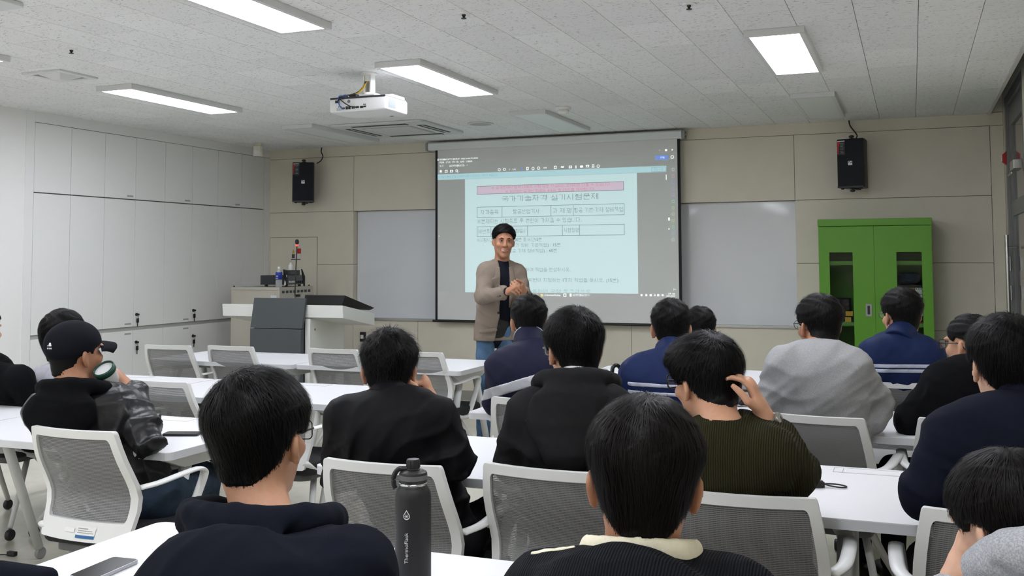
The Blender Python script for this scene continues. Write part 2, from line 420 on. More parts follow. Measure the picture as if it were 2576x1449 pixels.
obj('grip_rail', B().b2(-0.004, 0.001, ys[0], ys[-1], 0.80, 0.836), mat('grip_recess', srgb(170, 170, 166), 0.5), cab)
g = 0.002
for i in range(8):
    for j, (z0, z1) in enumerate(((0.08, 0.800), (0.836, 2.004), (2.014, 2.590))):
        d = obj('door', B().b2(-0.004, 0.014, ys[i]+g, ys[i+1]-g, z0, z1), M_DOORWHITE, cab, bevel=0.001, seg=1)
        if i in (3, 5) and j in (0, 1):
            zz = 0.945 if j == 1 else 0.69; yy = ys[i]+0.035
            lk = obj('lock', B().lathe([(0.014, 0), (0.014, 0.012), (0.009, 0.014)], (0.014, yy, zz), 12, (1, 0, 0)), M_BLACK, d)
            B_ = B().b2(0.018, 0.05, yy-0.004, yy+0.004, zz-0.008, zz+0.008).b2(0.03, 0.036, yy-0.014, yy+0.014, zz-0.075, zz-0.035).tube([(0.04, yy, zz-0.005), (0.034, yy+0.006, zz-0.045)], 0.0018, 6).b2(0.031, 0.034, yy-0.004, yy+0.004, zz-0.11, zz-0.075)
            obj('key', B_, mat('key_dark', (0.02, 0.02, 0.02), 0.3, metal=0.4), d)
        if i % 2 == 0 and i in (2, 4, 6):
            zl = {0: 0.772, 1: 0.862, 2: 2.04}[j]
            obj('number_tag', B().b2(0.0142, 0.0148, ys[i+1]-0.11, ys[i+1]-0.03, zl-0.008, zl+0.008), mat('tag_grey', srgb(168, 168, 164), 0.5), d)

# ------------------------------------------------------------------ ceiling lamps and fittings
M_LAMP_ON = mat('lamp_on', (1, 1, 1), 0.5, emit=(0.95, 0.97, 1.06), emit_s=LAMP)
M_LAMP_OFF = mat('lamp_off', srgb(222, 228, 226), 0.4)
M_FRAME = mat('lamp_frame', srgb(214, 215, 214), 0.4)
def lamp(x, y, lit, label, group):
    L_, Wd = 1.26, 0.32
    t = thing('ceiling_lamp', label, 'ceiling lamp', (x, y, ZC), 0, group)
    f = 0.028
    b = B().b2(-Wd/2, Wd/2, -L_/2, -L_/2+f, -0.036, -0.001).b2(-Wd/2, Wd/2, L_/2-f, L_/2, -0.036, -0.001)
    b.b2(-Wd/2, -Wd/2+f, -L_/2+f, L_/2-f, -0.036, -0.001).b2(Wd/2-f, Wd/2, -L_/2+f, L_/2-f, -0.036, -0.001)
    obj('frame', b, M_FRAME, t)
    obj('diffuser', B().b2(-Wd/2+f, Wd/2-f, -L_/2+f, L_/2-f, -0.034, -0.016), M_LAMP_ON if lit else M_LAMP_OFF, t)
    return t
lamp_labels = {(0, 5): 'unlit white ceiling lamp panel above the lectern, left of the air conditioner', (1, 5): 'unlit ceiling lamp panel just in front of the projection screen',
    (2, 5): 'unlit ceiling lamp panel above the right wall speaker', (0, 4): 'long lit ceiling lamp nearest the white cupboards',
    (1, 4): 'lit ceiling lamp beside the projector mount', (2, 4): 'lit ceiling lamp on the right side, short looking from here', (1, 3): 'lit ceiling lamp cut off by the top edge, above the centre'}
for i, x in enumerate((-5.20, -2.95, -0.665)):
    for j, y in enumerate((-6.0, -3.9, -1.1, 1.4, 3.87, 6.15, 8.43)):
        key = (i, j-1)
        lamp(x, y, j < 6, lamp_labels.get(key, 'lit ceiling lamp panel over the rear rows behind the camera'), 'ceiling lamp panels')

def cassette(x, y, label, s=0.94):
    t = thing('air_conditioner', label, 'air conditioner', (x, y, ZC))
    mw = mat('ac_white', srgb(206, 210, 208), 0.45); h = s/2
    b = B().prism(rrect(h, h, 0.04), -0.022, -0.001)
    obj('face_panel', b, mw, t, bevel=0.004)
    b = B()
    for i in range(14): b.b2(-0.24, 0.24, -0.24+i*0.0355, -0.24+i*0.0355+0.016, -0.030, -0.024)
    obj('intake_grille', B().b2(-0.26, 0.26, -0.26, 0.26, -0.026, -0.0225), mat('ac_grille', srgb(176, 179, 176), 0.6), t)
    g_ = obj('grille_bars', b, mw, t)
    for (cx, cy, dx, dy) in ((0, -0.37, 0.56, 0.075), (0, 0.37, 0.56, 0.075), (-0.37, 0, 0.075, 0.56), (0.37, 0, 0.075, 0.56)):
        sl = obj('air_slot', B().box((cx, cy, -0.0235), (dx, dy, 0.004)), mat('slot_dark', (0.03, 0.035, 0.035), 0.6), t)
        obj('louver', B().box((cx+(0.012 if dx < dy else 0), cy+(0.012 if dy < dx else 0), -0.027), (dx*0.96 if dx > dy else 0.012, dy*0.96 if dy > dx else 0.012, 0.004)), mw, sl)
    return t
cassette(-4.47, 8.40, 'white four-way ceiling air conditioner in front of the screen, left side')
cassette(-4.40, 3.13, 'white ceiling unit at the top left edge of the picture, mostly cut off')

t = thing('ceiling_speaker', 'flat round grey ceiling loudspeaker in front of the projection screen', 'speaker', (-3.63, 8.40, ZC))
obj('rim', B().lathe([(0.12, -0.001), (0.12, -0.008), (0.105, -0.010), (0.10, -0.006), (0.10, -0.001)], n=32), M_FRAME, t, auto=True)
obj('grille', B().lathe([(0.10, -0.002), (0.10, -0.007), (0.0, -0.011)], n=32), mat('spk_grille', srgb(165, 168, 166), 0.6), t, auto=True)
t = thing('smoke_detector', 'round white smoke detector on the ceiling beside the unlit lamp', 'smoke detector', (-2.62, 7.77, ZC))
obj('base', B().lathe([(0.062, -0.001), (0.062, -0.022), (0.05, -0.024), (0.05, -0.001)], n=28), M_WPLASTIC, t, auto=True)
obj('cap', B().lathe([(0.046, -0.024), (0.046, -0.040), (0.034, -0.054), (0.0, -0.056)], n=28), M_WPLASTIC, t, auto=True)
for (x, y, lb) in ((-2.07, 4.58, 'small sprinkler head on the ceiling at the top, right of centre'), (-4.54, 4.48, 'small sprinkler head on the ceiling at the upper left'), (-0.98, 4.83, 'small sprinkler head at the very top edge of the ceiling')):
    t = thing('sprinkler', lb, 'sprinkler', (x, y, ZC), 0, 'ceiling sprinklers')
    obj('plate', B().lathe([(0.034, -0.001), (0.030, -0.006), (0.0, -0.008)], n=20), M_WPLASTIC, t, auto=True)
    obj('nozzle', B().lathe([(0.011, -0.006), (0.010, -0.014), (0.006, -0.018), (0.006, -0.024), (0.014, -0.025), (0.014, -0.028), (0, -0.03)], n=14), mat('brass_dark', (0.05, 0.05, 0.05), 0.4, metal=0.8), t, auto=True)
t = thing('ceiling_vent', 'square white ceiling air vent with pyramid centre at the upper left', 'vent', (-5.25, 5.09, ZC))
b = B().b2(-0.165, 0.165, -0.165, -0.12, -0.012, -0.001).b2(-0.165, 0.165, 0.12, 0.165, -0.012, -0.001).b2(-0.165, -0.12, -0.12, 0.12, -0.012, -0.001).b2(0.12, 0.165, -0.12, 0.12, -0.012, -0.001)
obj('frame', b, M_FRAME, t)
obj('duct', B().b2(-0.12, 0.12, -0.12, 0.12, -0.004, -0.001), mat('duct_dark', srgb(95, 96, 94), 0.7), t)
obj('core', B().add([(-0.095, -0.095, -0.006), (0.095, -0.095, -0.006), (0.095, 0.095, -0.006), (-0.095, 0.095, -0.006), (-0.03, -0.03, -0.035), (0.03, -0.03, -0.035), (0.03, 0.03, -0.035), (-0.03, 0.03, -0.035)],
    [(0, 1, 5, 4), (1, 2, 6, 5), (2, 3, 7, 6), (3, 0, 4, 7), (4, 5, 6, 7)]), M_FRAME, t)
t = thing('motion_sensor', 'white motion sensor hanging from the ceiling in the left corner', 'sensor', (-6.40, 8.88, ZC))
obj('bracket', B().lathe([(0.042, -0.001), (0.042, -0.012), (0.03, -0.03), (0.03, -0.04)], n=16), mat('ivory', srgb(205, 202, 180), 0.45), t, auto=True)
obj('housing', B().prism(rrect(0.045, 0.03, 0.015, 4), -0.14, -0.035), mat('ivory2', srgb(226, 225, 214), 0.4), t, bevel=0.004)
obj('lens', B().lathe([(0.032, 0), (0.028, 0.012), (0.0, 0.02)], (0, -0.026, -0.105), 16, (0, -1, 0)), mat('sensor_lens', srgb(235, 236, 236), 0.2), t, auto=True)

# ------------------------------------------------------------------ projector on its mount
pt = thing('projector', 'white ceiling projector with rear connectors and hanging cables', 'projector', (-3.32, 5.82, 0))
M_PJ = mat('projector_white', srgb(222, 223, 222), 0.4)
obj('body', B().b2(-0.21, 0.21, -0.15, 0.15, 2.405, 2.495), M_PJ, pt, bevel=0.012, seg=3)
obj('top_cover', B().b2(-0.205, 0.205, -0.152, 0.14, 2.490, 2.502), mat('pj_dark', srgb(48, 50, 54), 0.5), pt, bevel=0.003)
obj('lens_hump', B().b2(0.03, 0.19, -0.02, 0.148, 2.495, 2.525).b2(-0.02, 0.12, -0.06, 0.05, 2.495, 2.515), M_PJ, pt, bevel=0.006)
obj('lens', B().lathe([(0.04, 0), (0.045, 0.02), (0.035, 0.028)], (0.08, 0.148, 2.45), 20, (0, 1, 0)), M_BLACK, pt, auto=True)
b = B()
for i in range(13): b.b2(0.2105, 0.2118, -0.12, -0.02, 2.425+i*0.005, 2.427+i*0.005)
obj('side_vents', b, mat('vent_teal', srgb(110, 125, 130), 0.5), pt)
for (x, w_, z, h_) in ((-0.105, 0.022, 2.424, 0.012), (-0.078, 0.016, 2.426, 0.02), (-0.058, 0.016, 2.426, 0.02), (-0.036, 0.008, 2.426, 0.018), (-0.024, 0.006, 2.426, 0.018), (0.0, 0.022, 2.427, 0.012), (0.032, 0.022, 2.426, 0.013), (0.055, 0.018, 2.428, 0.01), (-0.15, 0.03, 2.47, 0.018)):
    obj('port', B().b2(x-w_/2, x+w_/2, -0.153, -0.149, z-h_/2+0.004, z+h_/2+0.004), M_BLACK, pt)
obj('ir_window', B().lathe([(0.011, 0), (0.011, 0.003)], (-0.063, -0.149, 2.472), 16, (0, -1, 0)), mat('ir_grey', srgb(120, 122, 126), 0.4), pt)
for x in (0.048, 0.058): obj('audio_jack', B().lathe([(0.004, 0), (0.004, 0.003)], (x, -0.149, 2.446), 10, (0, -1, 0)), M_BLACK, pt)
obj('rating_plate', B().b2(-0.155, -0.118, -0.1515, -0.15, 2.414, 2.432), mat('plate_grey', srgb(185, 186, 186), 0.5), pt)
obj('brand_mark', B().b2(-0.142, -0.136, -0.1518, -0.15, 2.437, 2.443).b2(-0.133, -0.118, -0.1518, -0.15, 2.438, 2.442), M_DTEXT, pt)
mo = obj('ceiling_flange', B().lathe([(0.055, ZC-0.001), (0.055, ZC-0.012), (0.032, ZC-0.018), (0.032, ZC-0.06)], n=24), M_WPLASTIC, pt, auto=True)
obj('mount_post', B().b2(-0.03, -0.022, -0.03, 0.03, 2.53, ZC-0.02).b2(0.022, 0.03, -0.03, 0.03, 2.53, ZC-0.02).b2(-0.022, 0.022, 0.022, 0.03, 2.53, ZC-0.02), M_WPLASTIC, pt)
obj('mount_plate', B().b2(-0.09, 0.09, -0.06, 0.06, 2.505, 2.53).lathe([(0.045, 2.53), (0.045, 2.545)], n=20), M_WPLASTIC, pt, bevel=0.003)
for x in (-0.1, 0.1):
    obj('mount_arm', B().tube([(x*0.5, -0.03, 2.52), (x, -0.10, 2.512), (x, -0.10, 2.50)], 0.007, 8), M_WPLASTIC, pt)
obj('power_brick', B().b2(-0.14, -0.04, -0.10, -0.04, 2.502, 2.528), M_BLACK, pt, bevel=0.004)
M_BCAB = mat('cable_blue', srgb(50, 90, 160), 0.5); M_YCAB = mat('cable_yellow', srgb(200, 165, 50), 0.5)
def cable(name, pts, r, m_): obj(name, B().tube(smooth_path(pts, 6), r, 7), m_, pt, smooth=True)
cable('yellow_cable', [(0, 0, 2.64), (-0.015, -0.035, 2.60), (-0.03, -0.05, 2.56), (-0.07, -0.07, 2.535), (-0.11, -0.10, 2.52)], 0.004, M_YCAB)
cable('yellow_cable', [(0.005, 0, 2.64), (-0.005, -0.037, 2.60), (-0.02, -0.052, 2.56), (-0.06, -0.075, 2.53), (-0.105, -0.10, 2.515)], 0.004, M_YCAB)
cable('blue_cable', [(-0.10, -0.10, 2.515), (-0.135, -0.15, 2.51), (-0.13, -0.165, 2.46), (-0.112, -0.16, 2.43), (-0.10, -0.152, 2.428)], 0.004, M_BCAB)
cable('black_cable', [(-0.11, -0.12, 2.51), (-0.125, -0.162, 2.50), (-0.10, -0.165, 2.47), (-0.04, -0.165, 2.435), (0.005, -0.153, 2.43)], 0.0035, M_BLACK)
cable('black_cable', [(-0.11, -0.12, 2.512), (-0.12, -0.165, 2.49), (-0.14, -0.165, 2.475), (-0.155, -0.155, 2.473)], 0.004, M_BLACK)
cable('black_cable', [(0.0, -0.02, 2.64), (-0.022, -0.04, 2.58), (-0.05, -0.06, 2.545), (-0.09, -0.08, 2.528)], 0.0045, M_BLACK)

# ------------------------------------------------------------------ glass board
wb_ = thing('glass_whiteboard', 'long glossy grey-white glass board set into the wall behind the screen', 'whiteboard', (-3.31, YF, 0.81))
M_GLASSB = mat('glass_board', srgb(222, 225, 229), 0.06, spec=0.5)
for (a, b_) in ((-5.63, -3.312), (-3.308, -0.99)):
    obj('glass_panel', B().b2(a+3.31, b_+3.31, 0.085, 0.107, 0.012, 1.16), M_GLASSB, wb_)
obj('tray', B().b2(-5.63+3.31, -0.99+3.31, -0.02, 0.085, -0.012, 0.012), M_ALU, wb_, bevel=0.002)

# ------------------------------------------------------------------ projection screen with its projected picture
SY = 9.42
ps = thing('projection_screen', 'pull-down projection screen showing a Korean exam sheet', 'projection screen', (-3.31, SY, 0))
ox = -3.31
obj('casing', B().prism([(0.0, 2.578), (0.085, 2.578), (0.09, 2.59), (0.09, 2.645), (0.08, 2.657), (0.0, 2.657), (-0.012, 2.645), (-0.012, 2.59)], -4.665-ox, -2.0-ox, 'x'), mat('casing_white', srgb(226, 231, 231), 0.4), ps, bevel=0.004)
for x in (-4.68, -1.985):
    ec = obj('end_cap', B().prism([(-0.016, 2.572), (0.094, 2.572), (0.096, 2.66), (-0.016, 2.66)], x-ox-0.015, x-ox+0.015, 'x'), M_GREYPL, ps, bevel=0.012, seg=3)
for (z_, y_) in ((2.635, 0.03), (2.60, 0.035)):
    obj('screw', B().lathe([(0.008, 0), (0.008, 0.004)], (-1.97-ox, y_, z_), 12, (1, 0, 0)), M_BLACK, ps)
SX0, SX1, SZ0, SZ1 = -4.598, -2.022, 0.815, 2.58
obj('black_border', B().b2(SX0-ox, SX1-ox, 0.030, 0.032, SZ0, SZ1), M_BLACKM, ps)
M_SCR = mat('screen_cloth', srgb(222, 224, 222), 0.85)
obj('cloth', B().b2(SX0+0.028-ox, SX1-0.028-ox, 0.027, 0.0295, SZ0+0.012, SZ1), M_SCR, ps)
obj('bottom_bar', B().tube([(SX0-0.028-ox, 0.03, 0.812), (SX1+0.02-ox, 0.03, 0.812)], 0.012, 10), M_BLACK, ps)
# projected picture: rectangle in screen coordinates u (0..1 left-right) v (0..1 top-bottom)
PX0, PX1, PZT, PZB = -4.575, -2.065, 2.47, 1.085
def U(px, py):
    p = on(px, py, 1, SY+0.027); return float(p[0]-ox), float(p[2])
# projected light: cloth colour plus the light the projector lays on it
def proj_mat(name, base, e, s):
    return mat(name, base, 0.85, emit=e, emit_s=s)
P_GREY = proj_mat('projected_grey', srgb(212, 215, 212), (0.30, 0.36, 0.34), 0.09)
P_PAGE = proj_mat('projected_page', srgb(206, 208, 206), (0.62, 0.95, 0.98), 0.46)
P_BAR = proj_mat('projected_bar', srgb(206, 208, 206), (0.42, 0.90, 1.0), 0.42)
P_WHITE = proj_mat('projected_white', srgb(225, 227, 225), (0.90, 1.0, 1.0), 0.95)
P_PINK = proj_mat('projected_pink', srgb(206, 200, 204), (0.86, 0.62, 0.82), 0.38)
P_TXT = proj_mat('projected_text', srgb(150, 160, 158), (0.3, 0.4, 0.4), 0.03)
P_LINE = proj_mat('projected_line', srgb(130, 140, 138), (0.3, 0.4, 0.4), 0.02)
P_REDT = proj_mat('projected_red', srgb(206, 150, 160), (0.9, 0.25, 0.42), 0.30)
P_BLUE = proj_mat('projected_blue', srgb(150, 170, 206), (0.15, 0.30, 1.0), 0.45)
P_HINT = proj_mat('projected_hint', srgb(170, 190, 195), (0.25, 0.5, 0.55), 0.20)
lay = [0.027]
def flat(name, px0, py0, px1, py1, m_, d, parent=ps):
    # py taken at the left edge px0; the picture is an upright rectangle on the screen
    x0, zt = U(px0, py0); x1, _ = U(px1, py0); _, zb = U(px0, py1)
    return obj(name, B().b2(x0, x1, 0.027-d, 0.027-d+0.0004, zb, zt), m_, parent)
def rectm(name, x0, x1, z0, z1, m_, d, parent=ps):
    return obj(name, B().b2(x0, x1, 0.027-d, 0.027-d+0.0004, z0, z1), m_, parent)
def outline(name, x0, x1, z0, z1, w_, m_, d, parent, vs=()):
    b = B(); y0, y1 = 0.027-d, 0.027-d+0.0004
    b.b2(x0, x1, y0, y1, z1-w_, z1).b2(x0, x1, y0, y1, z0, z0+w_).b2(x0, x0+w_, y0, y1, z0, z1).b2(x1-w_, x1, y0, y1, z0, z1)
    for v in vs: b.b2(v-w_/2, v+w_/2, y0, y1, z0, z1)
    return obj(name, b, m_, parent)
def txt(body, x, z, size, m_, parent, d=0.002, align='LEFT', width=None, bold=0.0):
    me = text_mesh(body, size)
    o = obj('lettering', me, m_, parent); o['kind'] = 'stuff'; o.rotation_euler = (math.pi/2, 0, 0); o.location = (x, 0.027-d, z)
    if width:
        xs = [v.co.x for v in me.vertices]; w0 = max(xs)-min(xs); o.scale = (width/w0, 1, 1)
    return o
x0p, ztop = U(1096, 405); x1p = PX1-ox
ui = rectm('projected_window', -4.57-ox, PX1-ox, 1.115, 2.44, P_GREY, 0.0004)
# page
pgx0, _ = U(1170, 600); pgx1, _ = U(1604, 600); zbar0 = U(1100, 439)[1]; zbar1 = U(1100, 453)[1]
zpb = U(1170, 735)[1]
pg = rectm('projected_page', pgx0, pgx1, zpb, zbar1-0.002, P_PAGE, 0.0009)
rectm('notice_bar', -4.57-ox, U(1676, 425)[0], zbar1, zbar0, P_BAR, 0.0010)
bar = ui
# pink box
bx0, bz1 = U(1200, 468.5); bx1, _ = U(1569, 455); _, bz0 = U(1200, 489.5)
rectm('pink_box', bx0, bx1, bz0, bz1, P_PINK, 0.0013, pg); outline('box_outline', bx0, bx1, bz0, bz1, 0.0035, P_LINE, 0.0016, pg)
zm = (bz0+bz1)/2
txt('※ 공개문제의 일부 내용은 시험 당일 지급되는 문제지와 다를 수 있습니다.', U(1236, 470)[0], zm+0.010, 0.036, P_REDT, pg, width=U(1536, 460)[0]-U(1236, 460)[0])
txt('※ 5과제는 공개된 회로도 3가지 중 1가지를 제작합니다.', U(1271, 480)[0], bz0+0.008, 0.036, P_REDT, pg, width=U(1496, 470)[0]-U(1271, 470)[0])
x_, z_ = U(1262, 505); txt('국가기술자격 실기시험문제', x_, z_-0.004, 0.066, P_TXT, pg, width=U(1505, 497)[0]-x_)
# table 1
tx0, tz1 = U(1200, 521); tx1, _ = U(1570.5, 511); _, tz0 = U(1200, 548)
cols1 = [U(c, 530)[0] for c in (1263, 1386, 1442)]
outline('exam_table', tx0, tx1, tz0, tz1, 0.0035, P_LINE, 0.0013, pg, cols1)
def cell(body, c0, c1, zb, size, zt=None):
    a, b_ = U(c0, 530)[0], U(c1, 530)[0]; txt(body, a, zb, size, P_TXT, pg, width=b_-a)
zc_ = tz0+0.036
cell('자격종목', 1209, 1254, zc_, 0.055); cell('항공산업기사', 1290, 1357, zc_, 0.055); cell('과 제 명', 1391, 1437, zc_, 0.055); cell('항공 기본·기체 정비작업', 1444, 1567, zc_, 0.055)
x_, z_ = U(1200, 562); txt('※문제지는 시험종료 후 본인이 가져갈 수 있습니다.', x_, z_, 0.055, P_TXT, pg, width=U(1462, 553)[0]-x_)
_, uz1 = U(1200, 570); _, uz0 = U(1200, 596)
outline('exam_table', tx0, tx1, uz0, uz1, 0.0035, P_LINE, 0.0013, pg, [U(c, 580)[0] for c in (1235, 1285, 1327, 1415, 1458)])
zc_ = uz0+0.038
cell('비번호', 1204, 1232, zc_, 0.05); cell('시험일시', 1288, 1323, zc_, 0.05); cell('시험장명', 1418, 1455, zc_, 0.05)
x_, z_ = U(1200, 608); txt('※시험시간 : [표준시간 : 00분 중 1시간15분', x_, z_, 0.046, P_TXT, pg, width=U(1362, 608)[0]-x_)
x_, z_ = U(1250, 621); txt('1과제(항공기 정비 기본작업) : 15분', x_, z_, 0.044, P_TXT, pg, width=U(1410, 620)[0]-x_)
x_, z_ = U(1250, 635); txt('2과제(항공 기체 정비작업) : 60분', x_, z_, 0.044, P_TXT, pg, width=U(1401, 634)[0]-x_)
x_, z_ = U(1225, 682); txt('※주어진 재료를 사용하여 작업을 완성하시오.', x_, z_, 0.046, P_TXT, pg, width=U(1434, 682)[0]-x_)
x_, z_ = U(1225, 708); txt('가. 다음 작업 중 감독위원이 지정하는 1가지 작업을 하시오. (15분)', x_, z_, 0.046, P_TXT, pg, width=U(1555, 708)[0]-x_)
x_, z_ = U(1240, 735); txt('1) 토크렌치를 사용하여 규정 토크값으로', x_, z_+0.002, 0.040, P_HINT, pg, width=U(1486, 735)[0]-x_)
# application chrome
def ct(body, px, py, size, m_=P_WHITE, pw=None):
    x, z = U(px, py); txt(body, x, z, size, m_, ui, width=(U(pw, py)[0]-x) if pw else None)
ct('[공개문제]항공산업기사 2024-01.pdf - Adobe Acrobat Pro (64-bit)', 1100, 403.5, 0.020, pw=1202)
ct('편집(E)   보기(V)   전자 서명   창(W)   도움말(H)', 1106, 410.5, 0.019, pw=1188)
ct('도구', 1106, 420, 0.024); ct('[공개문제]항공산업...  ×', 1131, 419, 0.022, pw=1176)
ct('이 파일은 PDF/A 표준을 준수하며 수정할 수 없도록 읽기 전용으로 열렸습니다.', 1104, 447.5, 0.024, P_HINT, pw=1252)
ct('1  / 16', 1282, 428, 0.02, pw=1297); ct('150%  ·', 1367, 424, 0.018)
ct('–', 1657, 380, 0.03); ct('×', 1689, 380, 0.035); ct('|<-', 1694, 730, 0.025)
ct('C:\\Users\\user\\Desktop', 1370, 744, 0.022, pw=1410); ct('[공개문제]항공산업기사', 1441, 744, 0.022, pw=1484)
ct('오후 4:25', 1681, 741, 0.02, pw=1698); ct('2024-09-09', 1676, 746.5, 0.02, pw=1698); ct('A', 1645, 745, 0.028)
def ring(px, py, r, m_=P_WHITE, w_=0.004, n=16):
    x, z = U(px, py); b = B()
    for k in range(n):
        a0, a1 = 2*math.pi*k/n, 2*math.pi*(k+1)/n
        q = [(x+rr*math.cos(a), 0.0252, z+rr*math.sin(a)) for rr, a in ((r, a0), (r, a1), (r-w_, a1), (r-w_, a0))]
        b.add(q, [(0, 1, 2, 3)])
    obj('toolbar_icon', b, m_, ui)
def ibox(px, py, w_, h_, m_=P_WHITE, ln=True):
    x, z = U(px, py)
    if ln: outline('toolbar_icon', x-w_, x+w_, z-h_, z+h_, 0.004, m_, 0.0018, ui)
    else: rectm('toolbar_icon', x-w_, x+w_, z-h_, z+h_, m_, 0.0018, ui)
def star(px, py, r, m_=P_WHITE):
    x, z = U(px, py); P_ = [(x+(r if k % 2 == 0 else r*0.45)*math.sin(math.pi*k/5), 0.0252, z+(r if k % 2 == 0 else r*0.45)*math.cos(math.pi*k/5)) for k in range(10)]
    obj('toolbar_icon', B().add(P_, [tuple(range(10))]), m_, ui)
star(1109, 431, 0.018); ibox(1122.5, 431, 0.014, 0.012); ibox(1136, 430.5, 0.015, 0.011); ring(1149, 429.5, 0.013); ibox(1152, 433, 0.003, 0.006, ln=False)
for px, py in ((1256, 427), (1269, 426), (1341, 424), (1355, 423), (1505, 418)): ring(px, py, 0.015)
ibox(1313, 424, 0.006, 0.014, P_BLUE, False); ibox(1327, 424, 0.011, 0.013); ibox(1397, 421, 0.012, 0.014); ibox(1415, 420, 0.015, 0.006, P_WHITE, False); ibox(1435, 420, 0.015, 0.011); ibox(1449, 420, 0.004, 0.014, P_WHITE, False); ibox(1463, 419, 0.014, 0.009, P_WHITE, False); ibox(1478, 418, 0.015, 0.010); ibox(1492, 417.5, 0.010, 0.014)
x_, z_ = U(1664.5, 396.5); rectm('subscribe_button', x_-0.062, x_+0.062, z_-0.022, z_+0.022, P_BLUE, 0.0015, ui); ct('구독', 1660, 399, 0.024)
ring(1691, 395, 0.016); ibox(1675.5, 377.5, 0.008, 0.008)
x_, z_ = U(1657, 426); outline('edit_button', x_-0.068, x_+0.068, z_-0.022, z_+0.022, 0.003, P_HINT, 0.0018, ui); ct('편집 사용', 1645, 429, 0.03, P_HINT, pw=1669)
side = [(1.0, 1.0, 1.0), (1, 0.45, 0.65), (0.35, 0.4, 1), (0.6, 0.35, 0.9), (0.6, 0.4, 1), (0.35, 0.9, 0.75), (0.65, 0.9, 0.25), (0.9, 0.9, 0.3), (0.8, 0.95, 0.3), (0.25, 0.9, 0.35), (0.4, 0.6, 0.95), (1, 1, 1)]
for k, c in enumerate(side):
    ibox(1693.3, 426.5 + 16.05*k, 0.012, 0.014, proj_mat('projected_tool_%d' % k, srgb(190, 195, 195), c, 0.35))
for k, c in enumerate([(0.2, 0.7, 0.9), (0.9, 0.75, 0.3), (1, 0.85, 0.2)]):
    ibox(1335.5+14*k, 742.5, 0.014, 0.013, proj_mat('projected_app_%d' % k, srgb(190, 195, 195), c, 0.5), False)
ibox(1421, 742.5, 0.014, 0.014); ibox(1435.5, 742.5, 0.009, 0.014, P_WHITE, False)
for px in (1614, 1626, 1637, 1656, 1667): ibox(px, 742.5, 0.008, 0.008, P_WHITE, px in (1637, 1656))
ibox(1676, 446, 0.0025, 0.025, P_WHITE, False); ibox(1104.5, 594, 0.004, 0.005, P_WHITE, False); ibox(1683, 576, 0.004, 0.006, P_WHITE, False); ibox(1683, 551, 0.006, 0.012)

# ------------------------------------------------------------------ wall loudspeakers
def wall_speaker(x, y, z, rz, label, cab_pts):
    t = thing('wall_speaker', label, 'speaker', (x, y, z), rz, 'black wall speakers')
    obj('cabinet', B().prism([(-0.115, -0.03), (0.115, -0.03), (0.115, 0.02), (0.085, 0.18), (-0.085, 0.18), (-0.115, 0.02)], -0.215, 0.215), mat('speaker_black', (0.007, 0.008, 0.012), 0.5), t, bevel=0.008)
    obj('grille', B().b2(-0.108, 0.108, -0.036, -0.029, -0.20, 0.208), mat('speaker_grille', (0.006, 0.007, 0.013), 0.75, bump=0.6, bscale=900), t, bevel=0.003)
    obj('bottom_lip', B().b2(-0.112, 0.112, -0.04, -0.03, -0.215, -0.20), M_BLACK, t)
    bd = obj('badge', B().b2(-0.016, 0.02, -0.039, -0.036, -0.018, 0.018), M_WTEXT, t)
    obj('badge_mark', B().add([(-0.012, -0.0395, 0.002), (-0.012, -0.0395, 0.014), (0.004, -0.0395, 0.014)], [(0, 1, 2)]).add([(0.016, -0.0395, 0.014), (0.016, -0.0395, 0.0), (0.0, -0.0395, 0.0)], [(0, 1, 2)]), M_BLACK, bd)
    lb = obj('spec_label', B().b2(-0.108, -0.04, -0.038, -0.036, 0.075, 0.20), mat('label_dark', srgb(38, 40, 45), 0.5), t)
    obj('label_red', B().prism([(-0.106, 0.085), (-0.098, 0.085), (-0.094, 0.15), (-0.082, 0.19), (-0.106, 0.19)], -0.0392, -0.038, 'y'), M_RED, lb)
    b = B()
    for k in range(7): b.b2(-0.09 + (0.01 if k else 0), -0.05-0.004*(k % 3), -0.0392, -0.038, 0.175-0.014*k, 0.179-0.014*k)
    obj('label_lines', b, mat('label_grey', srgb(130, 132, 135), 0.5), lb)
    obj('label_top', B().b2(-0.106, -0.042, -0.0392, -0.038, 0.193, 0.199), M_WTEXT, lb)
    for s in (-1, 1):
        obj('yoke_knob', B().lathe([(0.006, 0), (0.006, 0.012), (0.022, 0.016), (0.022, 0.028), (0.012, 0.034)], (0, 0.02, s*0.215), 14, (0, 0, s)), M_BLACK, t, auto=True)
    obj('yoke', B().b2(-0.02, 0.02, 0.02, 0.19, 0.219, 0.225).b2(-0.02, 0.02, 0.02, 0.19, -0.225, -0.219).b2(-0.02, 0.02, 0.185, 0.192, -0.225, 0.225), M_BLACK, t)
    for x_ in (-0.08, 0.08): obj('foot', B().lathe([(0.014, 0), (0.012, -0.012)], (x_, 0.0, -0.215), 12), M_BLACK, t)
    return t
sl = wall_speaker(-6.11, 9.30, 2.285, math.radians(24), 'black loudspeaker on the beige wall, left of the screen', None)
sr = wall_speaker(-0.475, 9.27, 2.268, math.radians(-15), 'black loudspeaker on the beige wall, right of the screen above the green cabinet', None)
tag(obj('speaker_cable', B().tube(smooth_path([(-6.02, 9.52, 2.68), (-6.015, 9.50, 2.63), (-5.98, 9.48, 2.58), (-6.0, 9.47, 2.53), (-6.04, 9.45, 2.50)], 5), 0.006, 7), M_BLACK, smooth=True), 'black cable from the ceiling to the left wall speaker', 'cable')
tag(obj('speaker_cable', B().tube(smooth_path([(-0.50, 9.53, 2.68), (-0.49, 9.52, 2.63), (-0.45, 9.50, 2.57), (-0.43, 9.46, 2.53), (-0.44, 9.42, 2.50)], 5), 0.006, 7), M_BLACK, smooth=True), 'black cable from the ceiling to the right wall speaker', 'cable')

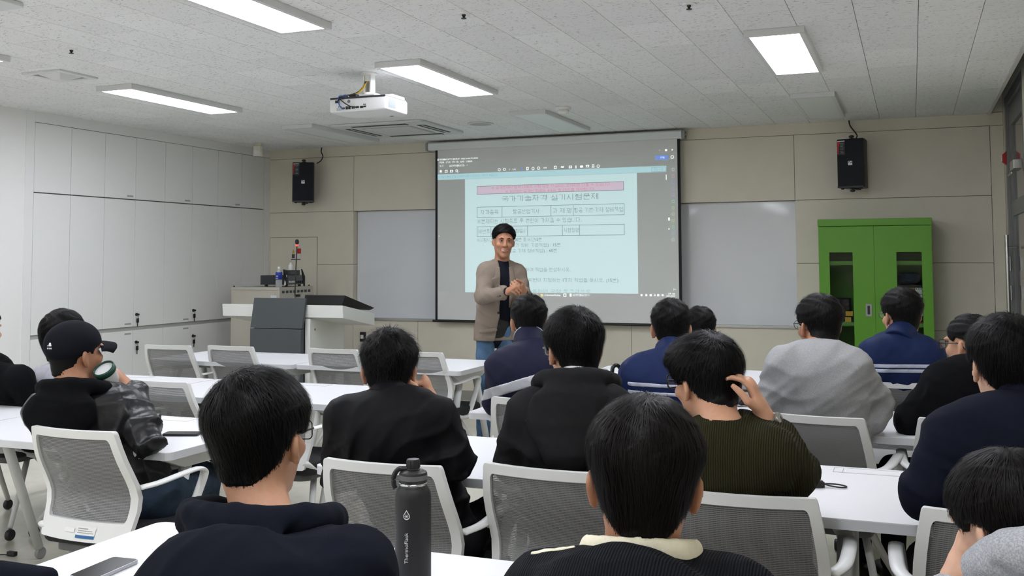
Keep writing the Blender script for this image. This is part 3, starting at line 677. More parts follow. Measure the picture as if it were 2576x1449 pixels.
# ------------------------------------------------------------------ green metal cabinet
M_GREEN = mat('green_enamel', srgb(92, 150, 44), 0.38, spec=0.4)
gc = thing('green_cabinet', 'bright green two-door metal cabinet with glazed slots', 'cabinet', (-0.2985, 9.12, 0))
hw = 0.455; dp = 0.40; zt = 1.775
obj('carcass', B().b2(-hw, -hw+0.012, 0, dp, 0, zt-0.06).b2(hw-0.012, hw, 0, dp, 0, zt-0.06).b2(-hw, hw, dp-0.012, dp, 0, zt-0.06).b2(-hw+0.012, hw-0.012, 0.02, dp-0.012, 0.0, 0.08), M_GREEN, gc)
obj('top_cap', B().b2(-hw-0.003, hw+0.003, -0.022, dp, zt-0.06, zt), M_GREEN, gc, bevel=0.004)
M_CLR = mat('clear_glass', (0.75, 0.8, 0.78), 0.03, trans=1.0, ior=1.2)
def gdoor(x0, x1, wx0, wx1, wz):
    b = B(); y0, y1 = -0.02, -0.002
    zb, ztp = 0.03, zt-0.064
    b.b2(x0, wx0, y0, y1, zb, ztp).b2(wx1, x1, y0, y1, zb, ztp)
    edges = [zb] + [q for p in wz for q in p] + [ztp]
    for i in range(0, len(edges), 2): b.b2(wx0, wx1, y0, y1, edges[i], edges[i+1])
    d = obj('door', b, M_GREEN, gc)
    for (a, c) in wz: obj('pane', B().b2(wx0, wx1, -0.009, -0.006, a, c), M_CLR, d)
    return d
wz = [(0.35, 1.49)]
dl = gdoor(-hw+0.002, -0.003, -0.365, -0.175, wz)
dr = gdoor(-0.001, hw-0.002, 0.175, 0.372, wz)
obj('handle', B().prism(rrect(0.024, 0.052, 0.008, 4), -0.026, -0.020, 'y'), mat('handle_chrome', srgb(180, 182, 186), 0.2, metal=1.0), dl, loc=(-0.055, 0, 1.0))
obj('handle_slot', B().prism(rrect(0.010, 0.036, 0.004, 3), -0.0275, -0.026, 'y'), M_BLACK, dl, loc=(-0.055, 0, 1.0))
for z in (0.47, 0.88, 1.40): obj('shelf', B().b2(-hw+0.012, hw-0.012, 0.012, dp-0.012, z-0.02, z+0.014), M_GREEN, gc)
# contents
def caseitem(x, z, w_, h_, label, m_, cat='tool case', grp=None, y0=0.03, extra=None):
    t = thing('tool_case', label, cat, (gc.location.x+x, gc.location.y+y0, z), 0, grp)
    obj('shell', B().b2(-w_/2, w_/2, 0, 0.22, 0.001, h_), m_, t, bevel=0.008)
    return t
M_CASE = mat('case_dark', (0.018, 0.018, 0.02), 0.4)
for k in range(2):
    t = caseitem(0.27, 0.909+0.155*k, 0.26, 0.15, 'dark tool case with white labels in the green cabinet, %s' % ('upper one' if k else 'lower one'), M_CASE, grp='tool cases in the green cabinet')
    obj('label_card', B().b2(0.045, 0.10, -0.002, 0.0, 0.045, 0.125), M_WTEXT, t)
    obj('label_strip', B().b2(-0.12, -0.02, -0.002, 0.0, 0.045, 0.075), M_WTEXT, t)
    obj('latch', B().b2(-0.03, 0.04, -0.006, 0.0, 0.105, 0.125), mat('latch_amber', srgb(190, 140, 60), 0.4), t)
    b = B()
    for q in range(3): b.b2(0.05+q*0.018, 0.06+q*0.018, -0.003, -0.002, 0.112, 0.12)
    b.b2(0.046, 0.099, -0.003, -0.002, 0.07, 0.074)
    obj('card_print', b, M_BLACK, t)
t = caseitem(-0.30, 0.894, 0.18, 0.20, 'dark bulky bag on the shelf behind the left cabinet pane', mat('bag_plum', (0.03, 0.018, 0.022), 0.35, noise=0.5, nscale=9, bump=1.0, bscale=18, bdist=0.03), 'bag')
for (x, z, w_, c, lb) in ((-0.225, 0.894, 0.05, (205, 165, 50), 'yellow box on the left cabinet shelf'), (-0.215, 0.945, 0.06, (200, 160, 45), 'yellow box stacked on the left cabinet shelf'), (-0.20, 0.894, 0.0, (60, 110, 170), '')):
    if w_:
        bx = tag(obj('small_box', B().b2(-w_/2, w_/2, -0.02, 0.0, 0, 0.042), mat('box_%d' % c[2], srgb(*c), 0.5), None, bevel=0.002), lb, 'box'); bx.location = (gc.location.x+x, gc.location.y+0.028, z)
t = tag(obj('red_tray', B().b2(-0.10, 0.10, 0, 0.2, 0, 0.012), mat('tray_red', srgb(170, 60, 40), 0.5), None, bevel=0.003), 'red flat tray under the cases in the cabinet', 'tray'); t.location = (gc.location.x+0.27, gc.location.y+0.03, 0.8955)
bk = tag(obj('red_box', B().b2(-0.10, 0.10, 0, 0.2, 0, 0.20), mat('box_redgrey', srgb(120, 30, 36), 0.5, noise=0.6, nscale=8), None, bevel=0.004), 'red and grey carton low in the right side of the cabinet', 'box'); bk.location = (gc.location.x+0.27, gc.location.y+0.04, 0.485)
bk = tag(obj('black_bag', B().b2(-0.09, 0.09, 0, 0.2, 0, 0.16), mat('bag_blk', (0.012, 0.012, 0.013), 0.3, bump=1.0, bscale=25, bdist=0.02), None, bevel=0.02), 'black plastic bag low in the left side of the cabinet', 'bag'); bk.location = (gc.location.x-0.27, gc.location.y+0.04, 0.485)
bk = tag(obj('dark_bundle', B().b2(-0.09, 0.09, 0, 0.2, 0, 0.10), mat('bundle', (0.02, 0.03, 0.05), 0.6, bump=1.0, bscale=20, bdist=0.02), None, bevel=0.03), 'dark folded cloth on top of the tool cases', 'cloth'); bk.location = (gc.location.x+0.27, gc.location.y+0.06, 1.216)

# ------------------------------------------------------------------ lectern
M_LEC = mat('lectern_white', srgb(224, 225, 220), 0.4)
M_SLATE = mat('lectern_slate', srgb(72, 77, 80), 0.5)
lc = thing('lectern', 'white electronic lectern with a dark grey front panel', 'lectern', (-5.2, 7.6, 0))
lx = -5.2
# sloped top slab: front high (z 1.05), back low (z .953)
def slab(x0, x1, y0, y1, zf, zb, th):
    return B().add([(x0, y0+0.012, zf-th), (x1, y0+0.012, zf-th), (x1, y1, zb-th), (x0, y1, zb-th), (x0, y0, zf), (x1, y0, zf), (x1, y1, zb), (x0, y1, zb)],
                   [(3, 2, 1, 0), (4, 5, 6, 7), (0, 1, 5, 4), (1, 2, 6, 5), (2, 3, 7, 6), (3, 0, 4, 7)])
obj('desk_top', slab(-5.85-lx, -4.585-lx, 0, 0.56, 1.05, 0.953, 0.112), M_LEC, lc, bevel=0.006)
obj('side_panel', B().b2(-5.545-lx, -5.505-lx, 0.015, 0.56, 0, 0.93), M_LEC, lc, bevel=0.004)
obj('side_panel', B().b2(-4.975-lx, -4.922-lx, 0.015, 0.585, 0, 0.93), M_LEC, lc, bevel=0.004)
obj('back_panel', B().b2(-5.505-lx, -4.975-lx, 0.54, 0.56, 0, 0.9), M_LEC, lc)
obj('front_panel', B().b2(-5.505-lx, -4.972-lx, -0.05, -0.005, 0.06, 0.838), M_SLATE, lc, bevel=0.003)
obj('front_panel_top', B().add([(-5.503-lx, -0.05, 0.844), (-4.965-lx, -0.05, 0.844), (-4.94-lx, -0.03, 1.108), (-5.478-lx, -0.03, 1.108), (-5.503-lx, -0.02, 0.844), (-4.965-lx, -0.02, 0.844), (-4.94-lx, -0.004, 1.108), (-5.478-lx, -0.004, 1.108)],
    [(0, 1, 2, 3), (7, 6, 5, 4), (0, 4, 5, 1), (1, 5, 6, 2), (2, 6, 7, 3), (3, 7, 4, 0)]), M_SLATE, lc)
obj('key_lock', B().lathe([(0.011, 0), (0.011, 0.006), (0.006, 0.008)], (-4.922-lx, 0.09, 0.83), 14, (1, 0, 0)), mat('lock_chrome', srgb(190, 190, 188), 0.25, metal=1.0), lc)
mn = obj('monitor', B().add([(-5.05-lx, 0.10, 1.035), (-4.66-lx, 0.10, 1.03), (-4.60-lx, 0.50, 0.985), (-5.05-lx, 0.50, 0.985), (-5.05-lx, 0.13, 1.13), (-4.64-lx, 0.13, 1.13), (-4.565-lx, 0.52, 1.005), (-5.05-lx, 0.52, 1.005)],
    [(3, 2, 1, 0), (4, 5, 6, 7), (0, 1, 5, 4), (1, 2, 6, 5), (2, 3, 7, 6), (3, 0, 4, 7)]), mat('monitor_black', (0.006, 0.006, 0.007), 0.3), lc)
obj('bezel', B().add([(-5.05-lx, 0.128, 1.131), (-4.64-lx, 0.128, 1.131), (-4.565-lx, 0.52, 1.007), (-4.575-lx, 0.52, 1.010), (-4.648-lx, 0.134, 1.134), (-5.05-lx, 0.134, 1.134)], [(0, 1, 4, 5), (1, 2, 3, 4)]), mat('bezel_grey', srgb(150, 150, 150), 0.25, metal=0.8), mn)
mb_ = on(742, 752, 1, 7.76)
mic = thing('microphone', 'thin gooseneck microphone with a red ring standing on the lectern', 'microphone', (float(mb_[0]), 7.76, 1.03))
mp0 = np.array([0, 0, 0]); 
obj('base', B().lathe([(0.035, -0.005), (0.035, 0.014), (0.012, 0.02)], n=18), M_BLACK, mic, auto=True)
mt_ = on(747, 616, 1, 7.76) - np.array([mb_[0], 7.76, 1.03])
obj('stem', B().tube(smooth_path([(0, 0, 0.01), (0.002, 0, 0.2), tuple(mt_)], 6), 0.005, 8), M_BLACK, mic, smooth=True)
obj('red_ring', B().lathe([(0.011, -0.012), (0.013, -0.004), (0.012, 0.004)], tuple(mt_), 14), mat('red_led', (0.9, 0.05, 0.05), 0.4, emit=(1, 0.08, 0.06), emit_s=1.4), mic, smooth=True)
obj('windscreen', B().lathe([(0.008, 0.004), (0.016, 0.012), (0.018, 0.026), (0.015, 0.042), (0.006, 0.05)], tuple(mt_), 16), M_BLACKM, mic, smooth=True)

# ------------------------------------------------------------------ equipment rack with amplifier
rx, ry, rz_ = -5.83, 8.47, 1.175
rk = thing('equipment_rack', 'beige steel equipment rack with a dark glass door behind the lectern', 'rack', (-6.12, 8.77, 0))
M_RACK = mat('rack_beige', srgb(186, 181, 168), 0.45)
X0, X1, Y0, Y1 = -0.29, 0.29, -0.30, 0.30
obj('body', B().b2(X0, X1-0.02, Y0, Y1, 0.0, rz_-0.03), M_RACK, rk, bevel=0.003)
obj('top', B().b2(X0-0.002, X1, Y0-0.004, Y1, rz_-0.03, rz_), M_RACK, rk, bevel=0.003)
obj('side_panel', B().b2(X0+0.03, X1-0.05, Y0-0.006, Y0, 0.1, rz_-0.05), M_RACK, rk, bevel=0.003)
obj('front_frame', B().b2(X1-0.02, X1, Y0, Y1, rz_-0.13, rz_-0.03).b2(X1-0.02, X1, Y0, Y0+0.03, 0.05, rz_-0.13).b2(X1-0.02, X1, Y1-0.03, Y1, 0.05, rz_-0.13), M_RACK, rk)
obj('glass_door', B().b2(X1-0.015, X1-0.004, Y0+0.03, Y1-0.03, 0.06, rz_-0.13), mat('rack_glass', (0.01, 0.012, 0.014), 0.08), rk)
b = B()
for k in range(8): b.b2(X1, X1+0.001, -0.26+k*0.066, -0.215+k*0.066, rz_-0.062, rz_-0.036)
obj('vent_slots', b, M_DTEXT, rk)
obj('door_latch', B().b2(X1, X1+0.012, -0.02, 0.05, rz_-0.105, rz_-0.08), M_BLACK, rk)
obj('asset_tag', B().b2(0.19, 0.26, Y0-0.008, Y0-0.006, rz_-0.115, rz_-0.08), mat('tag_white', srgb(205, 212, 216), 0.4), rk)
for (x_, y_) in ((X0+0.02, Y0+0.02), (X1-0.03, Y0+0.02), (X1-0.03, Y1-0.03)): obj('corner_cap', B().lathe([(0.01, 0), (0.008, 0.012)], (x_, y_, rz_), 10), M_BLACK, rk)
am = thing('amplifier', 'black amplifier with knobs lying on the beige rack', 'amplifier', (-5.98, 8.73, rz_+0.001))
obj('case', B().b2(-0.165, 0.145, -0.14, 0.17, 0.02, 0.115), mat('amp_black', srgb(50, 52, 54), 0.5), am, bevel=0.003)
obj('front_plate', B().b2(0.145, 0.152, -0.14, 0.17, 0.02, 0.115), mat('amp_plate', srgb(86, 88, 90), 0.4), am)
for y_ in (0.02, 0.06, 0.10, 0.14): obj('knob', B().lathe([(0.012, 0), (0.011, 0.016)], (0.152, y_, 0.045), 12, (1, 0, 0)), M_BLACK, am)
b = B()
for k in range(5): b.b2(0.152, 0.154, -0.10+k*0.022, -0.088+k*0.022, 0.04, 0.058)
obj('buttons', b, M_WTEXT, am)
obj('rack_ear', B().prism([(-0.145, 0.0), (-0.135, 0.0), (-0.135, 0.165), (-0.2, 0.175)], 0.146, 0.16, 'x'), M_BLACK, am)
obj('rack_ear', B().prism([(0.165, 0.0), (0.175, 0.0), (0.175, 0.10), (0.12, 0.175)], 0.146, 0.16, 'x'), M_BLACK, am)
for (x_, y_) in ((-0.12, -0.1), (0.12, -0.1), (0.12, 0.13), (-0.12, 0.13)): obj('foot', B().lathe([(0.016, 0), (0.016, 0.02)], (x_, y_, 0), 12), M_BLACK, am)
obj('carry_bar', B().b2(0.05, 0.148, -0.06, 0.10, 0.115, 0.165), mat('amp_top', srgb(66, 68, 70), 0.5), am, bevel=0.006)
M_PET = mat('clear_pet', (0.85, 0.88, 0.92), 0.08, alpha=0.3)
bt = thing('water_bottle', 'clear water bottle with blue label and white cap on the rack', 'bottle', (-5.862, 8.502, rz_+0.001))
obj('bottle_body', B().lathe([(0.030, 0.0), (0.033, 0.006), (0.033, 0.13), (0.030, 0.145), (0.016, 0.172), (0.013, 0.176), (0.013, 0.185)], n=20), M_PET, bt, smooth=True)
obj('label', B().lathe([(0.0336, 0.075), (0.0336, 0.142), (0.0315, 0.147)], n=20), mat('label_blue', srgb(38, 62, 165), 0.4), bt, smooth=True)
obj('label_print', B().b2(-0.012, 0.014, -0.0345, -0.0335, 0.105, 0.112).b2(-0.012, 0.014, -0.0345, -0.0335, 0.085, 0.091), M_WTEXT, bt)
obj('cap', B().lathe([(0.0145, 0.182), (0.0145, 0.203)], n=20), M_WPLASTIC, bt, auto=True)
wt = thing('spray_bottle', 'small white plastic bottle behind the amplifier handle', 'bottle', (-5.86, 8.70, rz_+0.168))
obj('bottle_body', B().lathe([(0.02, 0), (0.021, 0.005), (0.02, 0.05), (0.012, 0.058)], n=16), M_WPLASTIC, wt, smooth=True)
obj('cap', B().lathe([(0.013, 0.058), (0.011, 0.075)], n=16), M_WPLASTIC, wt, auto=True)
tag(obj('marker_pen', B().tube([(-5.84, 8.575, rz_+0.02), (-5.825, 8.575, rz_+0.12)], 0.009, 10), M_WPLASTIC), 'white stick standing against the amplifier front', 'pen')
tag(obj('paper_sheet', B().b2(-6.36, -6.14, 8.50, 8.66, rz_+0.001, rz_+0.004), mat('paper_blue', srgb(150, 178, 190), 0.6)), 'pale blue paper lying on top of the beige rack', 'paper')
ws = thing('wall_socket', 'small black and white socket box low on the wall right of the lectern', 'socket', (-5.50, YF-0.03, 0.62))
obj('plate', B().b2(-0.03, 0.03, 0, 0.03, -0.05, 0.05), M_BLACK, ws, bevel=0.003); obj('insert', B().b2(-0.02, 0.015, -0.004, 0, -0.02, 0.02), M_WPLASTIC, ws)

# ------------------------------------------------------------------ right wall: steel door, alarm lamp, switches
M_STEEL = mat('door_steel', srgb(124, 126, 126), 0.4, metal=0.3)
dw = struct(obj('door_1', B().b2(XR, XR+0.06, 7.95, 8.02, 0, 2.78).b2(XR, XR+0.06, 9.30, 9.42, 0, 2.78).b2(XR, XR+0.06, 8.02, 9.30, 2.70, 2.78), M_STEEL))
obj('door_leaf', B().b2(XR+0.02, XR+0.055, 8.03, 8.20, 0, 2.69).b2(XR+0.02, XR+0.055, 9.12, 9.29, 0, 2.69).b2(XR+0.02, XR+0.055, 8.20, 9.12, 2.52, 2.69).b2(XR+0.02, XR+0.055, 8.20, 9.12, 1.78, 1.9).b2(XR+0.02, XR+0.055, 8.20, 9.12, 0, 0.25), M_STEEL, dw)
obj('glass_pane', B().b2(XR+0.035, XR+0.045, 8.20, 9.12, 0.25, 2.52), mat('door_glass', srgb(96, 98, 96), 0.05), dw)
obj('pull_handle', B().tube([(XR-0.05, 8.95, 0.75), (XR-0.05, 8.95, 1.62)], 0.016, 12).tube([(XR+0.02, 8.95, 0.85), (XR-0.05, 8.95, 0.85)], 0.010, 8).tube([(XR+0.02, 8.95, 1.52), (XR-0.05, 8.95, 1.52)], 0.010, 8), mat('handle_steel', srgb(200, 200, 195), 0.3, metal=1.0), dw)
obj('door_closer', B().b2(XR-0.04, XR+0.02, 8.30, 8.60, 2.10, 2.17).b2(XR-0.035, XR-0.02, 8.57, 8.85, 2.08, 2.095), M_ALU, dw, bevel=0.004)
al = thing('alarm_lamp', 'red wedge-shaped alarm lamp on the wall at the far right', 'alarm', (XR, 9.36, 2.27)); al.scale = (0.66, 0.66, 0.66)
obj('housing', B().prism([(0.0, -0.09), (0.0, 0.09), (-0.05, 0.045), (-0.05, -0.045)], -0.05, 0.05, 'y'), mat('alarm_red', srgb(178, 40, 38), 0.4), al, bevel=0.004)
obj('lens', B().b2(-0.062, -0.05, -0.035, 0.035, -0.04, 0.04), mat('alarm_lens', srgb(235, 235, 225), 0.2), al)
for k, (z, y_, lb) in enumerate(((1.39, 9.34, 'upper white light switch plate by the steel door'), (1.15, 9.34, 'lower white light switch plate by the steel door'))):
    t = thing('light_switch', lb, 'switch', (XR, y_, z), 0, 'light switches')
    obj('plate', B().b2(-0.012, 0, -0.06, 0.06, -0.06, 0.06), M_WPLASTIC, t, bevel=0.002)
    for q in range(4): obj('rocker', B().b2(-0.02, -0.012, -0.05+q*0.026, -0.03+q*0.026, -0.045, 0.045), M_WPLASTIC, t)

# ------------------------------------------------------------------ tables
TZ = 0.72
M_TOP = mat('table_white', srgb(222, 223, 225), 0.35, spec=0.4)
M_EDGE = mat('table_edge', srgb(200, 202, 204), 0.4)
M_TLEG = mat('table_leg_white', srgb(222, 223, 222), 0.38)
M_BEAM = mat('table_beam', srgb(70, 72, 74), 0.5)
TW, TD = 1.255, 0.735
tab_meshes = {}
def make_table(inset_l=0.11):
    t = thing('folding_table', 'table', 'table')
    obj('table_top', B().prism(rrect(TW/2, TD/2, 0.03, 4), TZ-0.003, TZ), M_TOP, t)
    obj('edge_band', B().prism(rrect(TW/2, TD/2, 0.03, 4), TZ-0.030, TZ-0.003), M_EDGE, t)
    fl = obj('cable_flap', B().b2(-0.19, 0.19, TD/2-0.105, TD/2-0.025, TZ, TZ+0.0012), M_TOP, t)
    ox_, w_ = 0.19, 0.0022
    b = B().b2(-ox_, ox_, TD/2-0.105, TD/2-0.105+w_, TZ+0.0012, TZ+0.0016).b2(-ox_, ox_, TD/2-0.025-w_, TD/2-0.025, TZ+0.0012, TZ+0.0016)
    b.b2(-ox_, -ox_+w_, TD/2-0.105, TD/2-0.025, TZ+0.0012, TZ+0.0016).b2(-ox_+0.03, -ox_+0.03+w_, TD/2-0.105, TD/2-0.025, TZ+0.0012, TZ+0.0016).b2(ox_-w_, ox_, TD/2-0.105, TD/2-0.025, TZ+0.0012, TZ+0.0016)
    obj('flap_joint', b, M_GREYPL, fl)
    obj('under_beam', B().b2(-TW/2+0.12, TW/2-0.12, -0.05, 0.03, TZ-0.085, TZ-0.030), M_TLEG, t)
    obj('cable_tray', B().b2(-TW/2+0.2, TW/2-0.2, 0.10, 0.24, TZ-0.10, TZ-0.04), M_BEAM, t)
    for s in (-1, 1):
        xi = s*(TW/2 - (inset_l if s < 0 else 0.11))
        obj('leg_bracket', B().prism([(-0.30, TZ-0.03), (0.30, TZ-0.03), (0.30, TZ-0.045), (0.17, TZ-0.095), (-0.17, TZ-0.095), (-0.30, TZ-0.045)], xi-0.03, xi+0.03, 'x'), M_TLEG, t, bevel=0.006)
        for q in (-1, 1):
            lg = obj('leg', B().tube([(xi, q*0.13, TZ-0.08), (xi+s*0.005, q*0.20, 0.45), (xi+s*0.01, q*0.345, 0.055)], [0.024, 0.023, 0.021], 12), M_TLEG, t, smooth=True)
            obj('caster', B().lathe([(0.026, -0.011), (0.028, -0.006), (0.028, 0.006), (0.026, 0.011)], (xi+s*0.01, q*0.355, 0.028), 14, (1, 0, 0)), M_GREYPL, lg, auto=True)
    return t
T0 = make_table(); T1 = make_table(0.50); used_t = set()
def place_table(src, x0, ynear, label, rz=0.0):
    o = src if src.name not in used_t else copy_tree(src)
    used_t.add(src.name)
    o.location = (x0+TW/2, ynear+TD/2, 0); o.rotation_euler = (0, 0, rz)
    tag(o, label, 'table', 'white folding tables in rows'); return o
place_table(T0, -5.26, 5.965, 'white folding table in the front row, left one, below the lectern')
place_table(T0, -3.99, 5.985, 'white folding table in the front row with its end at the centre aisle')
place_table(T0, -1.93, 5.93, 'white front-row folding table behind the students in blue jackets')
place_table(T0, -0.67, 5.93, 'white front-row folding table nearest the green cabinet')
place_table(T0, -5.22, 4.37, 'white second-row folding table at the left, beside the cupboards')
place_table(T0, -3.955, 4.39, 'empty white second-row folding table left of the black bomber jacket')
place_table(T0, -1.975, 4.40, 'white second-row folding table left of the two, with its corner at the aisle')
place_table(T0, -0.71, 4.385, 'white second-row folding table in front of the grey sweatshirt')
place_table(T0, -5.13, 3.075, 'white third-row folding table cut by the left edge')
place_table(T0, -3.865, 3.085, 'white third-row folding table in front of the student in a cap')
place_table(T0, -1.975, 3.085, 'white third-row folding table in front of the dark grey hoodie')
place_table(T1, -0.705, 2.975, 'white third-row folding table with a power bank on it')
place_table(T0, -1.955, 1.55, 'white nearest-row folding table with a phone and black bottle on it')
place_table(T0, -0.69, 1.55, 'white nearest-row folding table at the bottom right, mostly hidden')

# ------------------------------------------------------------------ chairs
M_CFRAME = mat('chair_white', srgb(216, 217, 215), 0.38)
M_MESH = mat('chair_mesh', srgb(132, 132, 133), 0.6)
M_SEAT = mat('seat_black', (0.012, 0.012, 0.014), 0.85, bump=0.3, bscale=600)
M_WHEEL = mat('wheel_black', (0.02, 0.02, 0.022), 0.5)
def back_pt(u, v, off=0.0):
    """u -1..1 across, v 0 bottom .. 1 top"""
    z = 0.435 + 0.405*v
    hwid = 0.198 + 0.024*math.sin(math.pi*min(1, v*0.95+0.05)) - 0.004*v
    # profile: lumbar forward at v~.38, top leaning back
    y = -0.235 + 0.055*math.exp(-((v-0.36)/0.30)**2) - 0.085*max(0, v-0.36)**1.2
    y -= 0.028*(1-u*u)
    return np.array([u*hwid, y - off, z])
def ring_uv(u1, v0, v1, r, n=6):
    pts = []
    for (cu, cv, a0) in ((u1-r, v1-r*0.9, 0), (-u1+r, v1-r*0.9, 90), (-u1+r, v0+r*0.9, 180), (u1-r, v0+r*0.9, 270)):
        for k in range(n+1):
            a = math.radians(a0+90*k/n); pts.append((cu+r*math.cos(a), cv+r*0.9*math.sin(a)))
        # straight run samples to the next corner
        nxt = {0: (-u1+r, v1), 90: (-u1, v0+r*0.9), 180: (u1-r, v0), 270: (u1, v1-r*0.9)}[a0]
        last = pts[-1]
        for k in range(1, 8):
            f = k/8; pts.append((last[0]*(1-f)+nxt[0]*f, last[1]*(1-f)+nxt[1]*f))
    return pts
OUT = ring_uv(1.0, 0.0, 1.0, 0.035); INN = ring_uv(0.865, 0.165, 0.928, 0.055)
def make_chair():
    c = thing('mesh_chair', 'chair', 'chair')
    n = len(OUT); b = B(); th = 0.011
    vs = []
    for P_, o_ in ((OUT, th), (INN, th), (INN, -th), (OUT, -th)):
        vs += [back_pt(u, v, o_) for u, v in P_]
    fs = []
    for k in range(n):
        k2 = (k+1) % n
        for q in range(4):
            a, b2 = q*n, ((q+1) % 4)*n
            fs.append((a+k, a+k2, b2+k2, b2+k))
    obj('back_frame', B().add(vs, fs), M_CFRAME, c, auto=50)
    # mesh: thin horizontal ribs
    m_ = B(); NR = 58
    for i in range(NR):
        v = 0.172 + (0.918-0.172)*i/(NR-1); dv = 0.0046/2/0.405
        um = 0.872
        if v < 0.19 or v > 0.90: um = 0.83
        row = [[back_pt(um*(-1+2*j/8), v+s*dv, -0.002 + (0.0008 if s > 0 else 0)) for j in range(9)] for s in (-1, 1)]
        m_.grid(row)
    for j in range(31):                                           # fine upright threads
        u = -0.82 + 1.64*j/30
        m_.grid([[back_pt(u-0.0028, 0.172+0.746*q/8, -0.003) for q in range(9)], [back_pt(u+0.0028, 0.172+0.746*q/8, -0.003) for q in range(9)]])
    obj('back_mesh', m_, M_MESH, c)['kind'] = 'stuff'
    obj('seat_cushion', B().prism(rrect(0.235, 0.225, 0.06, 5), 0.402, 0.462), M_SEAT, c, bevel=0.02, seg=3, loc=(0, 0.005, 0))
    obj('seat_pan', B().prism(rrect(0.19, 0.19, 0.05, 4), 0.372, 0.402), mat('seat_pan', srgb(90, 92, 92), 0.5), c)
    for s in (-1, 1):
        arm = [(s*0.222, -0.185, 0.628), (s*0.252, -0.12, 0.636), (s*0.262, 0.0, 0.648), (s*0.262, 0.075, 0.650), (s*0.260, 0.108, 0.638), (s*0.256, 0.112, 0.612), (s*0.246, 0.085, 0.54), (s*0.236, 0.045, 0.455), (s*0.228, 0.005, 0.398)]
        obj('armrest', B().tube(smooth_path(arm, 4), 0.0075, 10, flat=(1.0, 2.7), ref=(1, 0, 0.001)), M_CFRAME, c, smooth=True)
        br = [(s*0.203, -0.222, 0.47), (s*0.212, -0.165, 0.432), (s*0.222, -0.08, 0.398), (s*0.228, 0.005, 0.392)]
        obj('bracket', B().tube(smooth_path(br, 4), 0.013, 10, flat=(1.0, 1.8), ref=(1, 0, 0.001)), M_CFRAME, c, smooth=True)
        for q in (-1, 1):
            lg = obj('leg', B().tube([(s*0.14, q*0.03, 0.375), (s*0.19, q*0.14, 0.22), (s*0.245, q*0.265, 0.062)], [0.016, 0.015, 0.013], 10), M_CFRAME, c, smooth=True)
            obj('caster', B().lathe([(0.026, -0.012), (0.029, -0.007), (0.029, 0.007), (0.026, 0.012)], (s*0.252, q*0.272, 0.029), 14, (1, 0, 0)), M_WHEEL, lg, auto=True)
    return c
C0 = make_chair(); used_c = []
def place_chair(x, y, rz, label):
    """x,y: middle of the top rail"""
    o = C0 if not used_c else copy_tree(C0)
    used_c.append(o)
    bx, by = 0.0, -0.325                       # local position of the top rail
    rz = math.radians(rz); cs, sn = math.cos(rz), math.sin(rz)
    o.location = (x-(bx*cs-by*sn), y-(bx*sn+by*cs), 0); o.rotation_euler = (0, 0, rz)
    tag(o, label, 'chair', 'white mesh-back chairs'); return o
place_chair(-4.96, 5.80, 2, 'empty front-row mesh chair furthest left, before the cupboards')
place_chair(-4.49, 5.89, -2, 'empty front-row mesh chair in front of the lectern')
place_chair(-3.67, 5.92, -2, 'empty front-row mesh chair just right of the lectern')
place_chair(-3.04, 5.92, -3, 'empty front-row mesh chair beside the centre aisle, seen past the black bomber')
place_chair(-1.77, 5.35, 2, 'empty front-row mesh chair with a hooked umbrella on its back')
place_chair(-1.13, 5.32, 0, 'front-row mesh chair hidden behind the blue jacket with two stripes')
place_chair(-0.13, 5.24, -2, 'front-row mesh chair of the right student in a blue striped jacket')
place_chair(-4.06, 4.0, -4, 'second-row mesh chair of the student with long dark hair')
place_chair(-3.54, 4.06, -3, 'empty second-row mesh chair right of the student drinking')
place_chair(-2.93, 4.08, 2, 'empty second-row mesh chair half hidden behind the nearest dark head')
place_chair(-1.54, 4.08, -3, 'second-row mesh chair of the navy jacket with a wide silver band')
place_chair(-0.95, 4.05, 0, 'second-row mesh chair behind the blue jacket, mostly hidden')
place_chair(-0.38, 4.02, -7, 'second-row mesh chair of the student in a grey sweatshirt')
place_chair(0.20, 4.10, 0, 'second-row mesh chair of the student in a black sweater')
cap_chair = place_chair(-2.82, 2.79, -1, 'third-row mesh chair of the student in a cap, with label stickers')
place_chair(-4.62, 3.90, 6, 'second-row mesh chair of the student at the left picture edge')
place_chair(-1.485, 2.65, 1, 'third-row mesh chair behind the black bottle')
place_chair(-1.005, 2.74, -4, 'third-row mesh chair of the student in a dark grey hoodie')
place_chair(-0.43, 2.62, 2, 'third-row mesh chair of the student in an olive sweater')
place_chair(0.20, 2.63, 0, 'third-row mesh chair of the navy jacket at the right edge')
for nm, (u0, u1, v0, v1), m_ in (('paper_label', (-0.05, 0.36, 0.055, 0.125), M_WTEXT), ('blue_label', (-0.05, 0.36, 0.03, 0.055), M_BLUE), ('small_label', (-0.33, -0.10, 0.07, 0.105), M_WTEXT)):
    rows = [[back_pt(u0+(u1-u0)*j/4, v, 0.0125) for j in range(5)] for v in (v0, v1)]
    obj(nm, B().grid(rows), m_, cap_chair)
for nm, (u0, u1), vv in (('label_print', (-0.02, 0.2), (0.105, 0.113)), ('label_print', (-0.02, 0.3), (0.088, 0.094)), ('label_print', (-0.02, 0.33), (0.072, 0.078))):
    obj(nm, B().grid([[back_pt(u0+(u1-u0)*j/4, v, 0.0132) for j in range(5)] for v in vv]), M_GREYPL, cap_chair)

